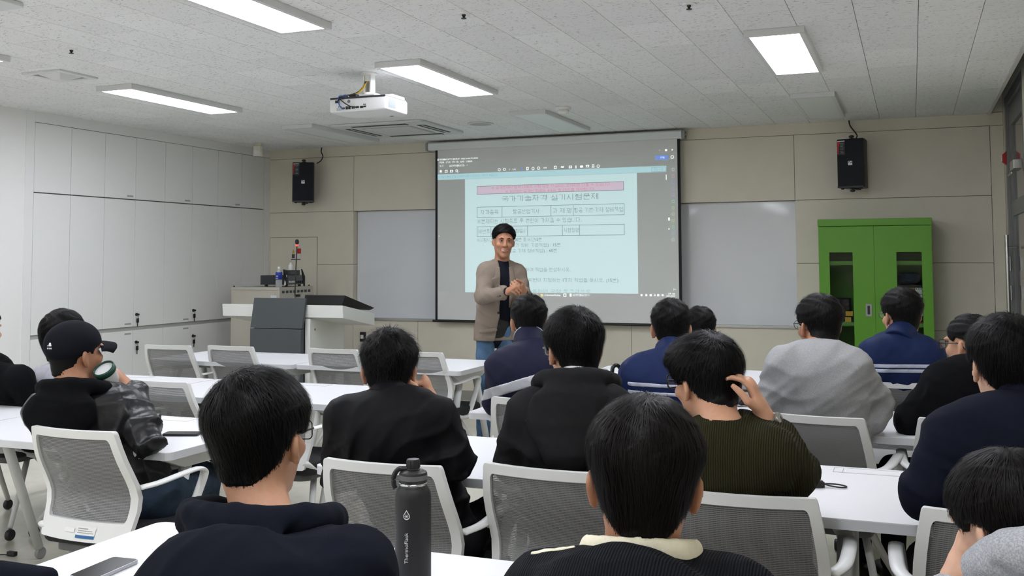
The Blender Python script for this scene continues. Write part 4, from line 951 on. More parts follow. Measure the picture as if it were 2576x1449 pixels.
# ------------------------------------------------------------------ implicit surfaces -> one continuous mesh
def nrm(v): v = np.asarray(v, float); return v/(np.linalg.norm(v)+1e-12)
def vlen(q): return np.sqrt(np.einsum('ij,ij->i', q, q))
def smin(a, b, k):
    if k <= 0: return np.minimum(a, b)
    h = np.clip(0.5+0.5*(b-a)/k, 0, 1); return b*(1-h)+a*h-k*h*(1-h)
class Field:
    def __init__(s): s.p = []; s.disp = None; s.post = []
    def _add(s, fn, lo, hi, k, op): s.p.append((fn, np.asarray(lo, float), np.asarray(hi, float), k, op)); return s
    def cone(s, a, b, ra, rb, k=0.03, op='u'):
        a = np.asarray(a, np.float32); b = np.asarray(b, np.float32); ba = b-a; L2 = float(ba@ba)+1e-9
        def fn(p):
            q = p-a; t = np.clip(q@ba/L2, 0, 1); return vlen(q-t[:, None]*ba)-(ra+(rb-ra)*t)
        r = max(ra, rb); return s._add(fn, np.minimum(a, b)-r, np.maximum(a, b)+r, k, op)
    def econe(s, a, b, ra, rb, f, flat, k=0.04, op='u'):
        """elliptic section: squeezed by `flat` along axis f"""
        a = np.asarray(a, np.float32); b = np.asarray(b, np.float32); ba = b-a; L2 = float(ba@ba)+1e-9
        f = np.asarray(nrm(f), np.float32)
        def fn(p):
            q = p-a; t = np.clip(q@ba/L2, 0, 1); w = q-t[:, None]*ba; c = w@f
            w = w+(c*(1/flat-1))[:, None]*f
            return (vlen(w)-(ra+(rb-ra)*t))*(0.5+0.5*flat)
        r = max(ra, rb); return s._add(fn, np.minimum(a, b)-r, np.maximum(a, b)+r, k, op)
    def ell(s, c, r, R=None, k=0.02, op='u'):
        c = np.asarray(c, np.float32); r = np.asarray(r, np.float32); R = np.eye(3, dtype=np.float32) if R is None else np.asarray(R, np.float32)
        def fn(p):
            q = (p-c)@R; k0 = vlen(q/r); k1 = vlen(q/(r*r))+1e-9
            return k0*(k0-1)/k1
        m = float(r.max()); return s._add(fn, c-m, c+m, k, op)
    def slab(s, c, n, h):      # intersect with a slab of half thickness h
        c = np.asarray(c, np.float32); n = np.asarray(nrm(n), np.float32)
        s.post.append(lambda p, d: np.maximum(d, np.abs((p-c)@n)-h)); return s
    def cut(s, c, n):          # remove the side n points to
        c = np.asarray(c, np.float32); n = np.asarray(nrm(n), np.float32)
        s.post.append(lambda p, d: np.maximum(d, (p-c)@n)); return s
    def ev(s, P, cen=None, half=0.0):
        """P (n,3) points, or (blocks,512,3) with block centres cen for culling"""
        d = np.full(P.shape[:-1], 1.0, np.float32)
        for fn, lo, hi, k, op in s.p:
            if cen is not None:
                m_ = 0.012+k+half; idx = np.flatnonzero(((cen > lo-m_) & (cen < hi+m_)).all(1))
                if not len(idx): continue
                dn = fn(P[idx].reshape(-1, 3)).reshape(len(idx), -1); dd = d[idx]
            else: idx = slice(None); dn = fn(P); dd = d
            d[idx] = smin(dd, dn, k) if op == 'u' else -smin(-dd, dn, k)
        if s.disp is not None or s.post:
            sh = d.shape; P2 = P.reshape(-1, 3); d = d.reshape(-1)
            if s.disp is not None: d = d+s.disp(P2)
            for q in s.post: d = q(P2, d)
            d = d.reshape(sh)
        return d
    def mesh(s, name, h, lo=None, hi=None):
        L = np.min([p[1] for p in s.p if p[4] == 'u'], axis=0)-0.03 if lo is None else np.asarray(lo)
        Hh = np.max([p[2] for p in s.p if p[4] == 'u'], axis=0)+0.03 if hi is None else np.asarray(hi)
        nb = np.ceil((Hh-L)/(8*h)).astype(int)+1; N = nb*8
        bc = np.stack(np.meshgrid(*[np.arange(n) for n in nb], indexing='ij'), -1).reshape(-1, 3)
        cen = (L+(bc*8+3.5)*h).astype(np.float32)
        dc = s.ev(cen)
        act = np.abs(dc) < 8*h*1.15
        D = np.empty((nb[0], 8, nb[1], 8, nb[2], 8), np.float32)
        D[:] = np.where(dc > 0, 1.0, -1.0).astype(np.float32).reshape(nb)[:, None, :, None, :, None]
        off = (np.stack(np.meshgrid(*[np.arange(8)]*3, indexing='ij'), -1).reshape(-1, 3)*h).astype(np.float32)
        ab = bc[act]
        P = (L+ab*8*h).astype(np.float32)[:, None, :]+off[None]
        vals = s.ev(P, cen[act], 4*h).reshape(-1, 8, 8, 8)
        D[ab[:, 0], :, ab[:, 1], :, ab[:, 2], :] = vals
        D = D.reshape(N)
        # surface nets
        neg = D < 0
        cnt = np.zeros(N-1, np.int8)
        for i in (0, 1):
            for j in (0, 1):
                for k in (0, 1): cnt += neg[i:N[0]-1+i, j:N[1]-1+j, k:N[2]-1+k]
        cell = (cnt > 0) & (cnt < 8)
        ci = np.argwhere(cell); ids = np.full(N-1, -1, np.int32); ids[cell] = np.arange(len(ci))
        corner = [(i, j, k) for i in (0, 1) for j in (0, 1) for k in (0, 1)]
        cv = {c: D[ci[:, 0]+c[0], ci[:, 1]+c[1], ci[:, 2]+c[2]] for c in corner}
        acc = np.zeros((len(ci), 3)); w = np.zeros(len(ci))
        for a in corner:
            for ax in range(3):
                if a[ax] == 0:
                    b = list(a); b[ax] = 1; b = tuple(b)
                    va, vb = cv[a], cv[b]; m = (va < 0) != (vb < 0)
                    t = np.where(m, va/(va-vb+1e-12), 0)
                    p = np.tile(np.array(a, float), (len(ci), 1)); p[:, ax] = t
                    acc[m] += p[m]; w[m] += 1
        V = L+(ci+acc/np.maximum(w, 1)[:, None])*h
        F_ = []
        for ax in range(3):
            u, v = (ax+1) % 3, (ax+2) % 3
            sl0 = [slice(1, None)]*3; 
            A0 = [slice(1, N[0]-1), slice(1, N[1]-1), slice(1, N[2]-1)]; A1 = list(A0)
            A0[ax] = slice(0, N[ax]-1); A1[ax] = slice(1, N[ax])
            n0 = neg[tuple(A0)]; n1 = neg[tuple(A1)]; e = np.argwhere(n0 != n1)
            if not len(e): continue
            base = e+1; base[:, ax] = e[:, ax]
            inside = n0[e[:, 0], e[:, 1], e[:, 2]]
            def g(du, dv):
                q = base.copy(); q[:, u] += du; q[:, v] += dv; return ids[q[:, 0], q[:, 1], q[:, 2]]
            q = np.stack([g(-1, -1), g(0, -1), g(0, 0), g(-1, 0)], -1)
            q[~inside] = q[~inside][:, ::-1]
            F_.append(q)
        F_ = np.concatenate(F_) if F_ else np.zeros((0, 4), int)
        F_ = F_[(F_ >= 0).all(1)]
        return mesh_from(name, V, F_)
def mesh_from(name, V, F_, smooth=True):
    me = bpy.data.meshes.new(name); n, k = F_.shape
    me.vertices.add(len(V)); me.vertices.foreach_set('co', np.asarray(V, np.float32).ravel())
    me.loops.add(n*k); me.loops.foreach_set('vertex_index', np.asarray(F_, np.int32).ravel())
    me.polygons.add(n); me.polygons.foreach_set('loop_start', np.arange(0, n*k, k, dtype=np.int32))
    me.polygons.foreach_set('use_smooth', np.ones(n, bool))
    me.update(calc_edges=True)
    return me

def folds(seed, amp, freq=22.0, centers=(), quiet=None):
    rs = np.random.RandomState(seed)
    K = rs.normal(size=(5, 3)); K /= np.linalg.norm(K, axis=1)[:, None]; K = (K*freq*rs.uniform(0.6, 1.7, (5, 1))).astype(np.float32)
    ph = rs.uniform(0, 6.28, 5); W = rs.normal(size=(5, 3)).astype(np.float32)*7
    def fn(P):
        o = np.zeros(len(P), np.float32)
        for i in range(5):
            x = P@K[i]+ph[i]+1.6*np.sin(P@W[i]+ph[i]*2)
            o += (1-np.abs(np.sin(x)))**2-0.35
        a = amp
        if centers:
            wgt = np.full(len(P), 0.8, np.float32)
            for c, r in centers: wgt += 1.2*np.exp(-((P-np.asarray(c, np.float32))**2).sum(1)/(r*r))
            a = amp*wgt
        if quiet is not None: a = a*np.clip((vlen(P-np.asarray(quiet, np.float32))-0.07)/0.10, 0.0, 1)
        return -a*o*0.5
    return fn

def frame(yaw, pitch=0.0, roll=0.0):
    y, p, r = map(math.radians, (yaw, pitch, roll))
    f = np.array([-math.sin(y)*math.cos(p), math.cos(y)*math.cos(p), math.sin(p)]); rt = np.array([math.cos(y), math.sin(y), 0])
    u = np.cross(rt, f)
    return np.stack([rt*math.cos(r)+u*math.sin(r), f, -rt*math.sin(r)+u*math.cos(r)], 1)   # columns right, forward, up

# ------------------------------------------------------------------ body materials
def skin_mat(name, c):
    mt = mat(name, c, 0.5, spec=0.35, noise=0.05, nscale=60, bump=0.12, bscale=350)
    b = mt.node_tree.nodes['Principled BSDF']; b.inputs['Subsurface Weight'].default_value = 0.12
    b.inputs['Subsurface Radius'].default_value = (0.012, 0.005, 0.003); b.inputs['Subsurface Scale'].default_value = 0.6
    return mt
SK_A = skin_mat('skin_warm', srgb(190, 144, 116)); SK_B = skin_mat('skin_tan', srgb(172, 124, 97)); SK_C = skin_mat('skin_fair', srgb(204, 162, 136))
M_HAIR = mat('hair_black', (0.0048, 0.0045, 0.0046), 0.5, spec=0.11)
M_HAIRS = mat('hair_shell', (0.0045, 0.004, 0.004), 0.6, spec=0.2)
M_HAIRB = mat('hair_brown', (0.0068, 0.0055, 0.005), 0.5, spec=0.11)
M_LIP = mat('lip', srgb(165, 92, 82), 0.4); M_EYE = mat('eye_white', srgb(188, 182, 174), 0.25); M_IRIS = mat('iris_dark', (0.012, 0.008, 0.006), 0.15)
M_TEETH = mat('teeth', srgb(196, 190, 180), 0.3)
M_GLASS_F = mat('glasses_black', (0.01, 0.01, 0.011), 0.25); M_GLASS_M = mat('glasses_metal', srgb(90, 92, 96), 0.25, metal=0.9)
M_GLASS_C = mat('glasses_clear', srgb(190, 188, 178), 0.15, trans=0.5)
M_LENS = mat('lens_clear', (0.8, 0.85, 0.9), 0.03, alpha=0.14)

def fabric(name, c, rough=0.85, bump=0.35, bscale=500, noise=0.08, nscale=40, sheen=0.0, **kw):
    return mat(name, c, rough, spec=0.12, bump=bump, bscale=bscale, noise=noise, nscale=nscale, sheen=sheen, **kw)
def wave_fabric(name, c, scale, vec=(1, 0, 0), dist=0.004, strength=0.9, dark=0.55):
    mt = bpy.data.materials.new(name); mt.use_nodes = True; MATS[name] = mt
    nt = mt.node_tree; b = nt.nodes['Principled BSDF']; L = nt.links.new
    b.inputs['Roughness'].default_value = 0.9; b.inputs['Specular IOR Level'].default_value = 0.15; b.inputs['Sheen Weight'].default_value = 0.0
    tc = nt.nodes.new('ShaderNodeTexCoord'); w = nt.nodes.new('ShaderNodeTexWave'); w.inputs['Scale'].default_value = scale
    w.inputs['Distortion'].default_value = 1.2; w.inputs['Detail'].default_value = 2; w.inputs['Detail Scale'].default_value = 2.0
    w.bands_direction = 'X' if vec[0] else ('Y' if vec[1] else 'Z')
    L(tc.outputs['Object'], w.inputs['Vector'])
    bp = nt.nodes.new('ShaderNodeBump'); bp.inputs['Strength'].default_value = strength; bp.inputs['Distance'].default_value = dist
    L(w.outputs['Fac'], bp.inputs['Height']); L(bp.outputs['Normal'], b.inputs['Normal'])
    mx = nt.nodes.new('ShaderNodeMix'); mx.data_type = 'RGBA'; mx.inputs['A'].default_value = (*[q*dark for q in c], 1); mx.inputs['B'].default_value = (*c, 1)
    L(w.outputs['Fac'], mx.inputs['Factor']); L(mx.outputs['Result'], b.inputs['Base Color'])
    return mt

# ------------------------------------------------------------------ head, hair, hands
def head_field(F, c, R, s, face=True, ears=True, es=1.0):
    P = lambda x, y, z: c+R@(np.array([x, y, z])*s)
    F.ell(P(0, -0.014, 0.034), np.array([0.0755, 0.097, 0.086])*s, R, 0.02)
    F.ell(P(0, 0.028, -0.042), np.array([0.0565, 0.066, 0.076])*s, R, 0.03)
    F.ell(P(0, -0.03, -0.03), np.array([0.062, 0.06, 0.06])*s, R, 0.03)
    F.ell(P(0, 0.070, -0.098), np.array([0.024, 0.021, 0.019])*s, R, 0.025)
    if face:
        F.cone(P(0, 0.090, 0.016), P(0, 0.110, -0.022), 0.008*s, 0.0125*s, 0.012)
        for q in (-1, 1):
            F.ell(P(q*0.013, 0.100, -0.026), np.array([0.008, 0.010, 0.007])*s, R, 0.008)
            F.ell(P(q*0.030, 0.083, 0.031), np.array([0.026, 0.012, 0.009])*s, R, 0.012)
            F.ell(P(q*0.040, 0.068, -0.022), np.array([0.021, 0.020, 0.018])*s, R, 0.02)
            F.ell(P(q*0.032, 0.100, 0.010), np.array([0.015, 0.013, 0.010])*s, R, 0.012, 's')
        F.ell(P(0, 0.094, -0.056), np.array([0.024, 0.010, 0.0065])*s, R, 0.008)
        F.ell(P(0, 0.093, -0.067), np.array([0.020, 0.010, 0.007])*s, R, 0.008)
    if ears:
        for q in (-1, 1):
            a = math.radians(28)*q
            Re = R@np.array([[math.cos(a), -math.sin(a), 0], [math.sin(a), math.cos(a), 0], [0, 0, 1]])@np.array([[1, 0, 0], [0, 0.97, -0.24], [0, 0.24, 0.97]])
            F.ell(P(q*(0.082-0.02*(1-es)), -0.014, -0.008), np.array([0.0085, 0.0195*es, 0.031*es])*s, Re, 0.006)
            F.ell(P(q*(0.0805-0.05*(1-es)), -0.006, -0.034*es), np.array([0.007, 0.010, 0.012])*es*s, Re, 0.006)
            F.ell(P(q*0.0902, -0.007, -0.006), np.array([0.0055, 0.011, 0.021])*s, Re, 0.004, 's')

def hand_field(F, w, d, n, side, curl=0.5, s=1.0, spread=0.12, thumb=0.5):
    """w wrist, d pointing direction, n palm normal (palm faces n), side +1 right hand / -1 left"""
    d = nrm(d); n = nrm(np.asarray(n, float)-d*np.dot(n, d)); r = np.cross(d, n)*side      # r points to the thumb side
    F.econe(w, w+d*0.03*s, 0.027*s, 0.032*s, n, 0.7, 0.015)
    F.econe(w+d*0.035*s, w+d*0.078*s, 0.034*s, 0.037*s, n, 0.42, 0.015)
    for i, (o, L, rad) in enumerate(((0.028, 0.074, 0.0088), (0.009, 0.082, 0.0092), (-0.011, 0.076, 0.0088), (-0.029, 0.060, 0.0078))):
        b = w+d*(0.088-0.004*abs(i-1))*s+r*o*s; sp = (1.2-i)*spread
        dd = nrm(d+r*sp*0.4); ang = 0.0; p = b
        for j, fr in enumerate((0.45, 0.32, 0.23)):
            ang += curl*(1.25 if j == 0 else 1.05)
            v = dd*math.cos(ang)+n*math.sin(ang); q = p+v*L*fr*s
            F.cone(p, q, rad*s*(1-0.08*j), rad*s*(1-0.08*(j+1)), 0.004); p = q
    b = w+d*0.028*s+r*0.026*s+n*0.006*s
    v1 = nrm(d*0.75+r*(0.75*(1-thumb)+0.25)+n*(0.2+0.5*thumb)); p1 = b+v1*0.038*s
    v2 = nrm(d*0.9+r*(0.2-0.45*thumb)+n*(0.15+0.4*thumb)); p2 = p1+v2*0.032*s; p3 = p2+nrm(v2*0.8-r*0.2*thumb+n*0.15)*0.024*s
    F.cone(b, p1, 0.0135*s, 0.0115*s, 0.010); F.cone(p1, p2, 0.0112*s, 0.0098*s, 0.004); F.cone(p2, p3, 0.0098*s, 0.0082*s, 0.003)

def hair_pieces(root, c, R, s, N, st, mat_s=None, seed=0, h=0.006):
    """shell that follows skull and nape + combed ribbons"""
    rs = np.random.RandomState(seed); mat_s = mat_s or M_HAIR
    vol = st.get('vol', 0.018); side = st.get('side', 0.007); nape = st.get('nape', -0.085); front = st.get('front', 0.062); earz = st.get('earz', 0.012)
    P = lambda x, y, z: c+R@(np.array([x, y, z])*s)
    F = Field()
    F.ell(P(0, -0.014, 0.034), np.array([0.0755, 0.097, 0.086])*s, R, 0.02)
    F.ell(P(0, -0.03, -0.03), np.array([0.062, 0.06, 0.06])*s, R, 0.03)
    F.ell(P(0, 0.020, -0.030), np.array([0.060, 0.066, 0.070])*s, R, 0.03)
    F.cone(P(0, -0.032, -0.075), N, 0.054*s, 0.060*s, 0.03)
    cc = c.astype(np.float32); Rf = R.astype(np.float32)
    def hairline(y):   # height of the hairline against front-back position
        return np.interp(y, [-0.2, -0.075, -0.050, -0.030, 0.008, 0.028, 0.05, 0.075, 0.14], [nape, nape, nape*0.8, earz-0.002, earz+0.008, earz-0.012+st.get('burn', 0.0), front-0.03, front, front+0.004]).astype(np.float32)
    bulge = st.get('bulge', 0.0); fringe = st.get('fringe', 0.0)
    def post(p, d):
        q = ((p-cc)@Rf)/s
        t = np.clip((q[:, 2]+0.005)/0.085, 0, 1); t = t*t*(3-2*t)
        th = side*0.25+(side*0.75)*np.clip((q[:, 2]-nape-0.02)/0.07, 0, 1)+(vol-side)*t
        th = th+bulge*np.exp(-((q[:, 2]-0.02)/0.05)**2)
        th = th+fringe*np.clip((q[:, 1]-0.03)/0.05, 0, 1)*np.clip((q[:, 2]-0.02)/0.05, 0, 1)
        nz = 0.0035*np.sin(q[:, 0]*110+4*np.sin(q[:, 2]*60))*np.clip((q[:, 2])/0.06, 0.2, 1)
        d = d-(th*s)-nz*s*st.get('rough', 1.0)
        zl = hairline(q[:, 1])+0.55*np.clip(np.abs(q[:, 0])-0.026, 0, 0.05)*np.clip((-0.035-q[:, 1])/0.02, 0, 1)
        return np.maximum(d, (zl-q[:, 2])*s*0.8)
    F.post.append(post)
    shell = Field(); shell.p = F.p
    def thick(p, d):
        q = ((p-cc)@Rf)/s
        t = np.clip((q[:, 2]+0.005)/0.085, 0, 1); t = t*t*(3-2*t)
        th = side*0.25+(side*0.75)*np.clip((q[:, 2]-nape-0.02)/0.07, 0, 1)+(vol-side)*t+bulge*np.exp(-((q[:, 2]-0.02)/0.05)**2)
        th = th+fringe*np.clip((q[:, 1]-0.03)/0.05, 0, 1)*np.clip((q[:, 2]-0.02)/0.05, 0, 1)
        return d-th*s
    shell.post.append(thick)
    me = F.mesh('hair', h, lo=c-0.15*s-0.0, hi=c+0.16*s)
    hair = obj('hair', me, M_HAIRS, root)
    # ribbons
    n = int(st.get('n', 1800)*1.9); L0 = st.get('len', 0.045)*s; lift = st.get('lift', 0.006)*s; mess = st.get('mess', 0.25); wd = st.get('wd', 0.0011)*0.5*s
    if n == 0 or len(me.polygons) == 0: return hair
    V = np.empty(len(me.vertices)*3, np.float32); me.vertices.foreach_get('co', V); V = V.reshape(-1, 3)
    nv = np.empty(len(me.vertices)*3, np.float32); me.vertices.foreach_get('normal', nv); nv = nv.reshape(-1, 3)
    ql = ((V-cc)@Rf)/s
    # only outward-facing part of the shell
    out = ((V-(c+R@np.array([0, -0.01, 0.02])*s).astype(np.float32))*nv).sum(1) > 0.02*s
    cand = np.flatnonzero(out & (ql[:, 2] > nape+0.004))
    if not len(cand): return hair
    idx = rs.choice(cand, n)
    p = V[idx]+rs.normal(scale=0.002, size=(n, 3)); nn = nv[idx]
    wl = np.array(st.get('whorl', (0.01, -0.055, 0.115)))
    q0 = ql[idx]
    comb = np.array(st.get('comb', (0, 0.1, -0.5)))
    ctr = (c+R@np.array([0, -0.014, 0.02])*s)
    zfac = np.clip((q0[:, 2]-nape)/0.10, 0.15, 1.0)
    LL = L0*rs.uniform(0.6, 1.15, n)*(0.35+0.65*zfac)
    S = 5; rings = []; pos = p-nn*0.001
    rnd = rs.normal(size=(n, 3))*mess; lr = rs.uniform(0.0, 1.0, n)**2
    for k in range(S):
        q = ((pos-c)@R)/s
        flow = (q-wl); flow /= np.linalg.norm(flow, axis=1)[:, None]+1e-6
        dl = flow*st.get('radial', 1.0)+comb+rnd
        dw = dl@R.T
        nn_ = (pos-ctr); nn_ /= np.linalg.norm(nn_, axis=1)[:, None]
        # ellipsoidal normal
        e = ((pos-ctr)@R)/np.array([0.0755, 0.1, 0.1])**2; e /= np.linalg.norm(e, axis=1)[:, None]; nn_ = e@R.T
        dw -= nn_*(dw*nn_).sum(1)[:, None]; dw /= np.linalg.norm(dw, axis=1)[:, None]+1e-6
        b = np.cross(nn_, dw); w_ = wd*(1.0 if k < S-2 else (0.7 if k == S-2 else 0.12))*rs.uniform(0.8, 1.2, (n, 1))
        rings.append((pos-b*w_, pos+b*w_))
        bend = 0.35*(LL/S)*(k/S)
        nxt = pos+dw*(LL/S)[:, None]
        dist = shell.ev(nxt.astype(np.float32))
        nxt = nxt+nn_*(0.0006*s+lift*lr*zfac*((k+1)/S)**0.7-dist)[:, None]
        qn = ((nxt-c)@R)/s; low = qn[:, 2] < hairline(qn[:, 1])+0.55*np.clip(np.abs(qn[:, 0])-0.026, 0, 0.05)*np.clip((-0.035-qn[:, 1])/0.02, 0, 1)+0.010-0.014*rs.uniform(0, 1, n)
        pos = np.where(low[:, None], pos+dw*0.0012*s, nxt)
    VV = np.stack([np.stack(r, 1) for r in rings], 1).reshape(-1, 3)     # n,S,2
    base = np.arange(n)[:, None]*(S*2); F4 = []
    for k in range(S-1): F4.append(np.stack([base[:, 0]+2*k, base[:, 0]+2*k+1, base[:, 0]+2*k+3, base[:, 0]+2*k+2], -1))
    o = obj('hair_strands', mesh_from('hair_strands', VV, np.concatenate(F4)), mat_s, hair); o['kind'] = 'stuff'
    return hair

def glasses(root, c, R, s, m_, r=0.0013, w_=0.024, hh=0.019, round_=False, lens=True):
    P = lambda x, y, z: c+R@(np.array([x, y, z])*s)
    g = None; b = B()
    for q in (-1, 1):
        pts = rrect(w_, hh, min(w_, hh)*(0.98 if round_ else 0.5), 5); pts.append(pts[0])
        b.tube([P(q*0.032+x, 0.116-0.25*abs(q*0.032+x)*0.4, 0.008+z) for x, z in pts], r*s, 6, caps=False)
    b.tube([P(-0.010, 0.114, 0.012), P(0, 0.117, 0.015), P(0.010, 0.114, 0.012)], r*s, 6)
    g = obj('glasses', b, m_, root, smooth=True)
    for q in (-1, 1):
        b2 = B().tube([P(q*0.056, 0.108, 0.014), P(q*0.072, 0.085, 0.014), P(q*0.081, 0.0, 0.014), P(q*0.080, -0.022, 0.006), P(q*0.078, -0.035, -0.014)], [r*1.0*s, r*1.2*s, r*s, r*s, r*s], 6, flat=(1.0, 1.4))
        obj('temple', b2, m_, g, smooth=True)
        if lens: obj('lens', B().add([P(q*0.032+x, 0.1155-0.1*abs(q*0.032+x), 0.008+z) for x, z in rrect(w_, hh, min(w_, hh)*(0.98 if round_ else 0.5), 5)], [tuple(range(24))]), M_LENS, g)
    return g

# ------------------------------------------------------------------ person builder
def W3(v): return v.astype(float) if isinstance(v, np.ndarray) else A(*v)
def sit(k): 
    """pelvis over the seat of the k-th placed chair"""
    o = used_c[k]; a = o.rotation_euler[2]; return (o.location.x-math.sin(a)*0.05, o.location.y+math.cos(a)*0.05)
def person(label, head, yaw, pitch=0, roll=0, hs=1.0, N=None, SL=None, SR=None, pelvis=None, byaw=None,
           EL=None, WL=None, ER=None, WR=None, top=None, legs=None, skin=SK_A, hair=None, hairmat=None, hres=0.0065, res=0.008,
           collar=None, handL=None, handR=None, bulk=1.0, seed=1, standing=None, face=True, foldamp=0.006, waist=None, cap=False, extra=None, shoe=None, sleeve_l=0, sleeve_r=0, topname='top', hem=None, armr=1.0, depth=0.60, es=1.0, collar_h=0.035, piping=None):
    c = A(*head); R = frame(yaw, pitch, roll); byaw = yaw if byaw is None else byaw
    Rb = frame(byaw); rt, fw = Rb[:, 0], Rb[:, 1]; up = np.array([0, 0, 1.0])
    P = lambda x, y, z: c+R@(np.array([x, y, z])*hs)
    N = W3(N) if N is not None else c-up*0.17-fw*0.02
    SL = W3(SL) if SL is not None else N-rt*0.175-up*0.05
    SR = W3(SR) if SR is not None else N+rt*0.175-up*0.05
    if pelvis is None:
        pelvis = (N[0], N[1]-0.12)
    pel = np.array([pelvis[0], pelvis[1], 0.53]) if len(pelvis) == 2 else np.array(pelvis, float)
    pel = pel.astype(float)
    EL = W3(EL) if EL is not None else SL-up*0.26+fw*0.10-rt*0.05
    ER = W3(ER) if ER is not None else SR-up*0.26+fw*0.10+rt*0.05
    WL = W3(WL) if WL is not None else EL+fw*0.22+rt*0.08+up*(max(0.77-EL[2], -0.02))
    WR = W3(WR) if WR is not None else ER+fw*0.22-rt*0.08+up*(max(0.77-ER[2], -0.02))
    root = thing('person', label, 'person', (float(pel[0]), float(pel[1]), 0.0))
    O = np.array([pel[0], pel[1], 0.0])
    chest = (SL+SR)/2*0.75+(pel+up*0.1)*0.25-fw*0.0
    hips = [pel-rt*0.085, pel+rt*0.085] if standing is None else [pel-rt*0.07, pel+rt*0.07]
    if standing is None:
        knees = [pel-rt*0.13+fw*0.42-up*0.02, pel+rt*0.13+fw*0.42-up*0.02] if not legs else [np.array(q, float) for q in legs[0]]
        ank = [k+fw*0.04-up*(k[2]-0.09) for k in knees] if not legs else [np.array(q, float) for q in legs[1]]
    else:
        knees = [np.array(q, float) for q in standing[0]]; ank = [np.array(q, float) for q in standing[1]]
    # ---- skin body, one mesh
    F = Field()
    head_field(F, c, R, hs, face, True, es)
    F.cone(P(0, -0.028, -0.065), N+up*0.0, 0.053*hs, 0.060*hs, 0.03)
    b_ = 0.80*bulk
    F.econe(pel, chest, 0.135*b_, 0.155*b_, fw, 0.62, 0.04)
    F.cone(SL, SR, 0.055*b_, 0.055*b_, 0.05)
    F.cone(N-up*0.01, SL, 0.045, 0.045, 0.03); F.cone(N-up*0.01, SR, 0.045, 0.045, 0.03)
    for S_, E_, W_ in ((SL, EL, WL), (SR, ER, WR)):
        F.cone(S_, E_, 0.042, 0.036, 0.02); F.cone(E_, W_, 0.036, 0.027, 0.015)
    for i in (0, 1):
        F.cone(hips[i], knees[i], 0.068, 0.050, 0.03); F.cone(knees[i], ank[i], 0.046, 0.034, 0.02)
        F.cone(ank[i]-up*0.03, ank[i]-up*0.055+fw*0.12, 0.028, 0.024, 0.02)
    for hd, W_, E_, sd in ((handL, WL, EL, -1), (handR, WR, ER, 1)):
        if hd is False: continue
        hd = hd or {}
        d = hd.get('d', nrm(W_-E_)); n = hd.get('n', -up)
        hand_field(F, W_, d, n, sd, hd.get('curl', 0.35), hd.get('s', 1.0), hd.get('spread', 0.12), hd.get('thumb', 0.5))
    me = F.mesh('body', res); me.transform(Matrix.Translation(-O)); body = obj('body', me, skin, root)
    # ---- upper garment
    T = Field(); bk = bulk
    T.econe(pel-up*0.02, chest, 0.165*bk, 0.185*bk, fw, depth, 0.05)
    T.econe(SL*0.8+SR*0.2-up*0.03, SR*0.8+SL*0.2-up*0.03, 0.088*bk, 0.088*bk, fw, 0.9, 0.07)
    T.cone(N-up*0.030-fw*0.005, SL+up*0.0, 0.062, 0.068*bk, 0.05); T.cone(N-up*0.030-fw*0.005, SR, 0.062, 0.068*bk, 0.05)
    ar = armr*bk
    sl_e = [(SL, EL, WL, sleeve_l), (SR, ER, WR, sleeve_r)]
    for S_, E_, W_, cutf in sl_e:
        T.cone(S_, E_, 0.073*ar, 0.062*ar, 0.022)
        W2 = E_+(W_-E_)*(1-cutf) if cutf < 1 else E_+(W_-E_)*0.05
        T.cone(E_, W2-(W2-E_)*0.02, 0.062*ar, (0.048 if cutf == 0 else 0.056)*ar, 0.02)
    fc = [(EL, 0.10), (ER, 0.10), (pel+up*0.12, 0.16), (SL-up*0.08, 0.09), (SR-up*0.08, 0.09)]
    T.disp = folds(seed, foldamp, centers=fc, quiet=N+up*0.02)
    if collar == 'crew':
        T.cone(N-up*0.035, N-up*0.005, 0.078, 0.066, 0.02)
    # neck opening
    T.cone(N+up*0.055, P(0, -0.028, -0.03), 0.0600*hs, 0.064*hs, 0.003, 's')
    hz = hem if hem is not None else pel[2]-0.10
    T.cut((0, 0, hz), (0, 0, -1)) if standing is None else None
    if extra: extra(T, locals())
    me = T.mesh(topname, res); me.transform(Matrix.Translation(-O)); ob_top = obj(topname, me, top, root)
    if collar == 'stand':          # standing collar round the neck
        Cc = Field(); ax_ = nrm(P(0, -0.03, -0.06)-N); ch = collar_h
        Cc.cone(N-ax_*0.03, N+ax_*(ch+0.05), 0.082, 0.071, 0.01)
        Cc.cone(N-ax_*0.10, N+ax_*(ch+0.16), 0.0605, 0.0605, 0.003, 's')
        Cc.cut(N+ax_*ch, ax_+fw*0.45); Cc.cut(N-ax_*0.045, -ax_)
        me = Cc.mesh('collar', 0.0052); me.transform(Matrix.Translation(-O)); cobj = obj('collar', me, top, root)
        if piping is not None:
            C2 = Field(); C2.p = Cc.p; C2.post = [lambda p_, d_: d_-0.002]
            C2.cut(N+ax_*(ch+0.001), ax_+fw*0.45); C2.cut(N+ax_*(ch-0.005), -(ax_+fw*0.45))
            me = C2.mesh('collar_piping', 0.0032); me.transform(Matrix.Translation(-O)); obj('piping', me, piping, cobj)
    # ---- trousers and shoes
    legm = (shoe or {}).get('trouser', M_TROUS)
    L_ = Field()
    hr = 0.105 if standing is None else 0.088
    L_.econe(pel-up*0.01-rt*0.06, pel-up*0.01+rt*0.06, hr, hr, fw, 1.0, 0.03)
    for i in (0, 1):
        L_.cone(hips[i], knees[i], hr*0.84, 0.066, 0.03); L_.cone(knees[i], ank[i]+up*0.01, 0.064, 0.052, 0.03)
    L_.disp = folds(seed+50, 0.005, centers=[(k, 0.12) for k in knees])
    me = L_.mesh('trousers', max(res, 0.010)); me.transform(Matrix.Translation(-O)); obj('trousers', me, legm, root)
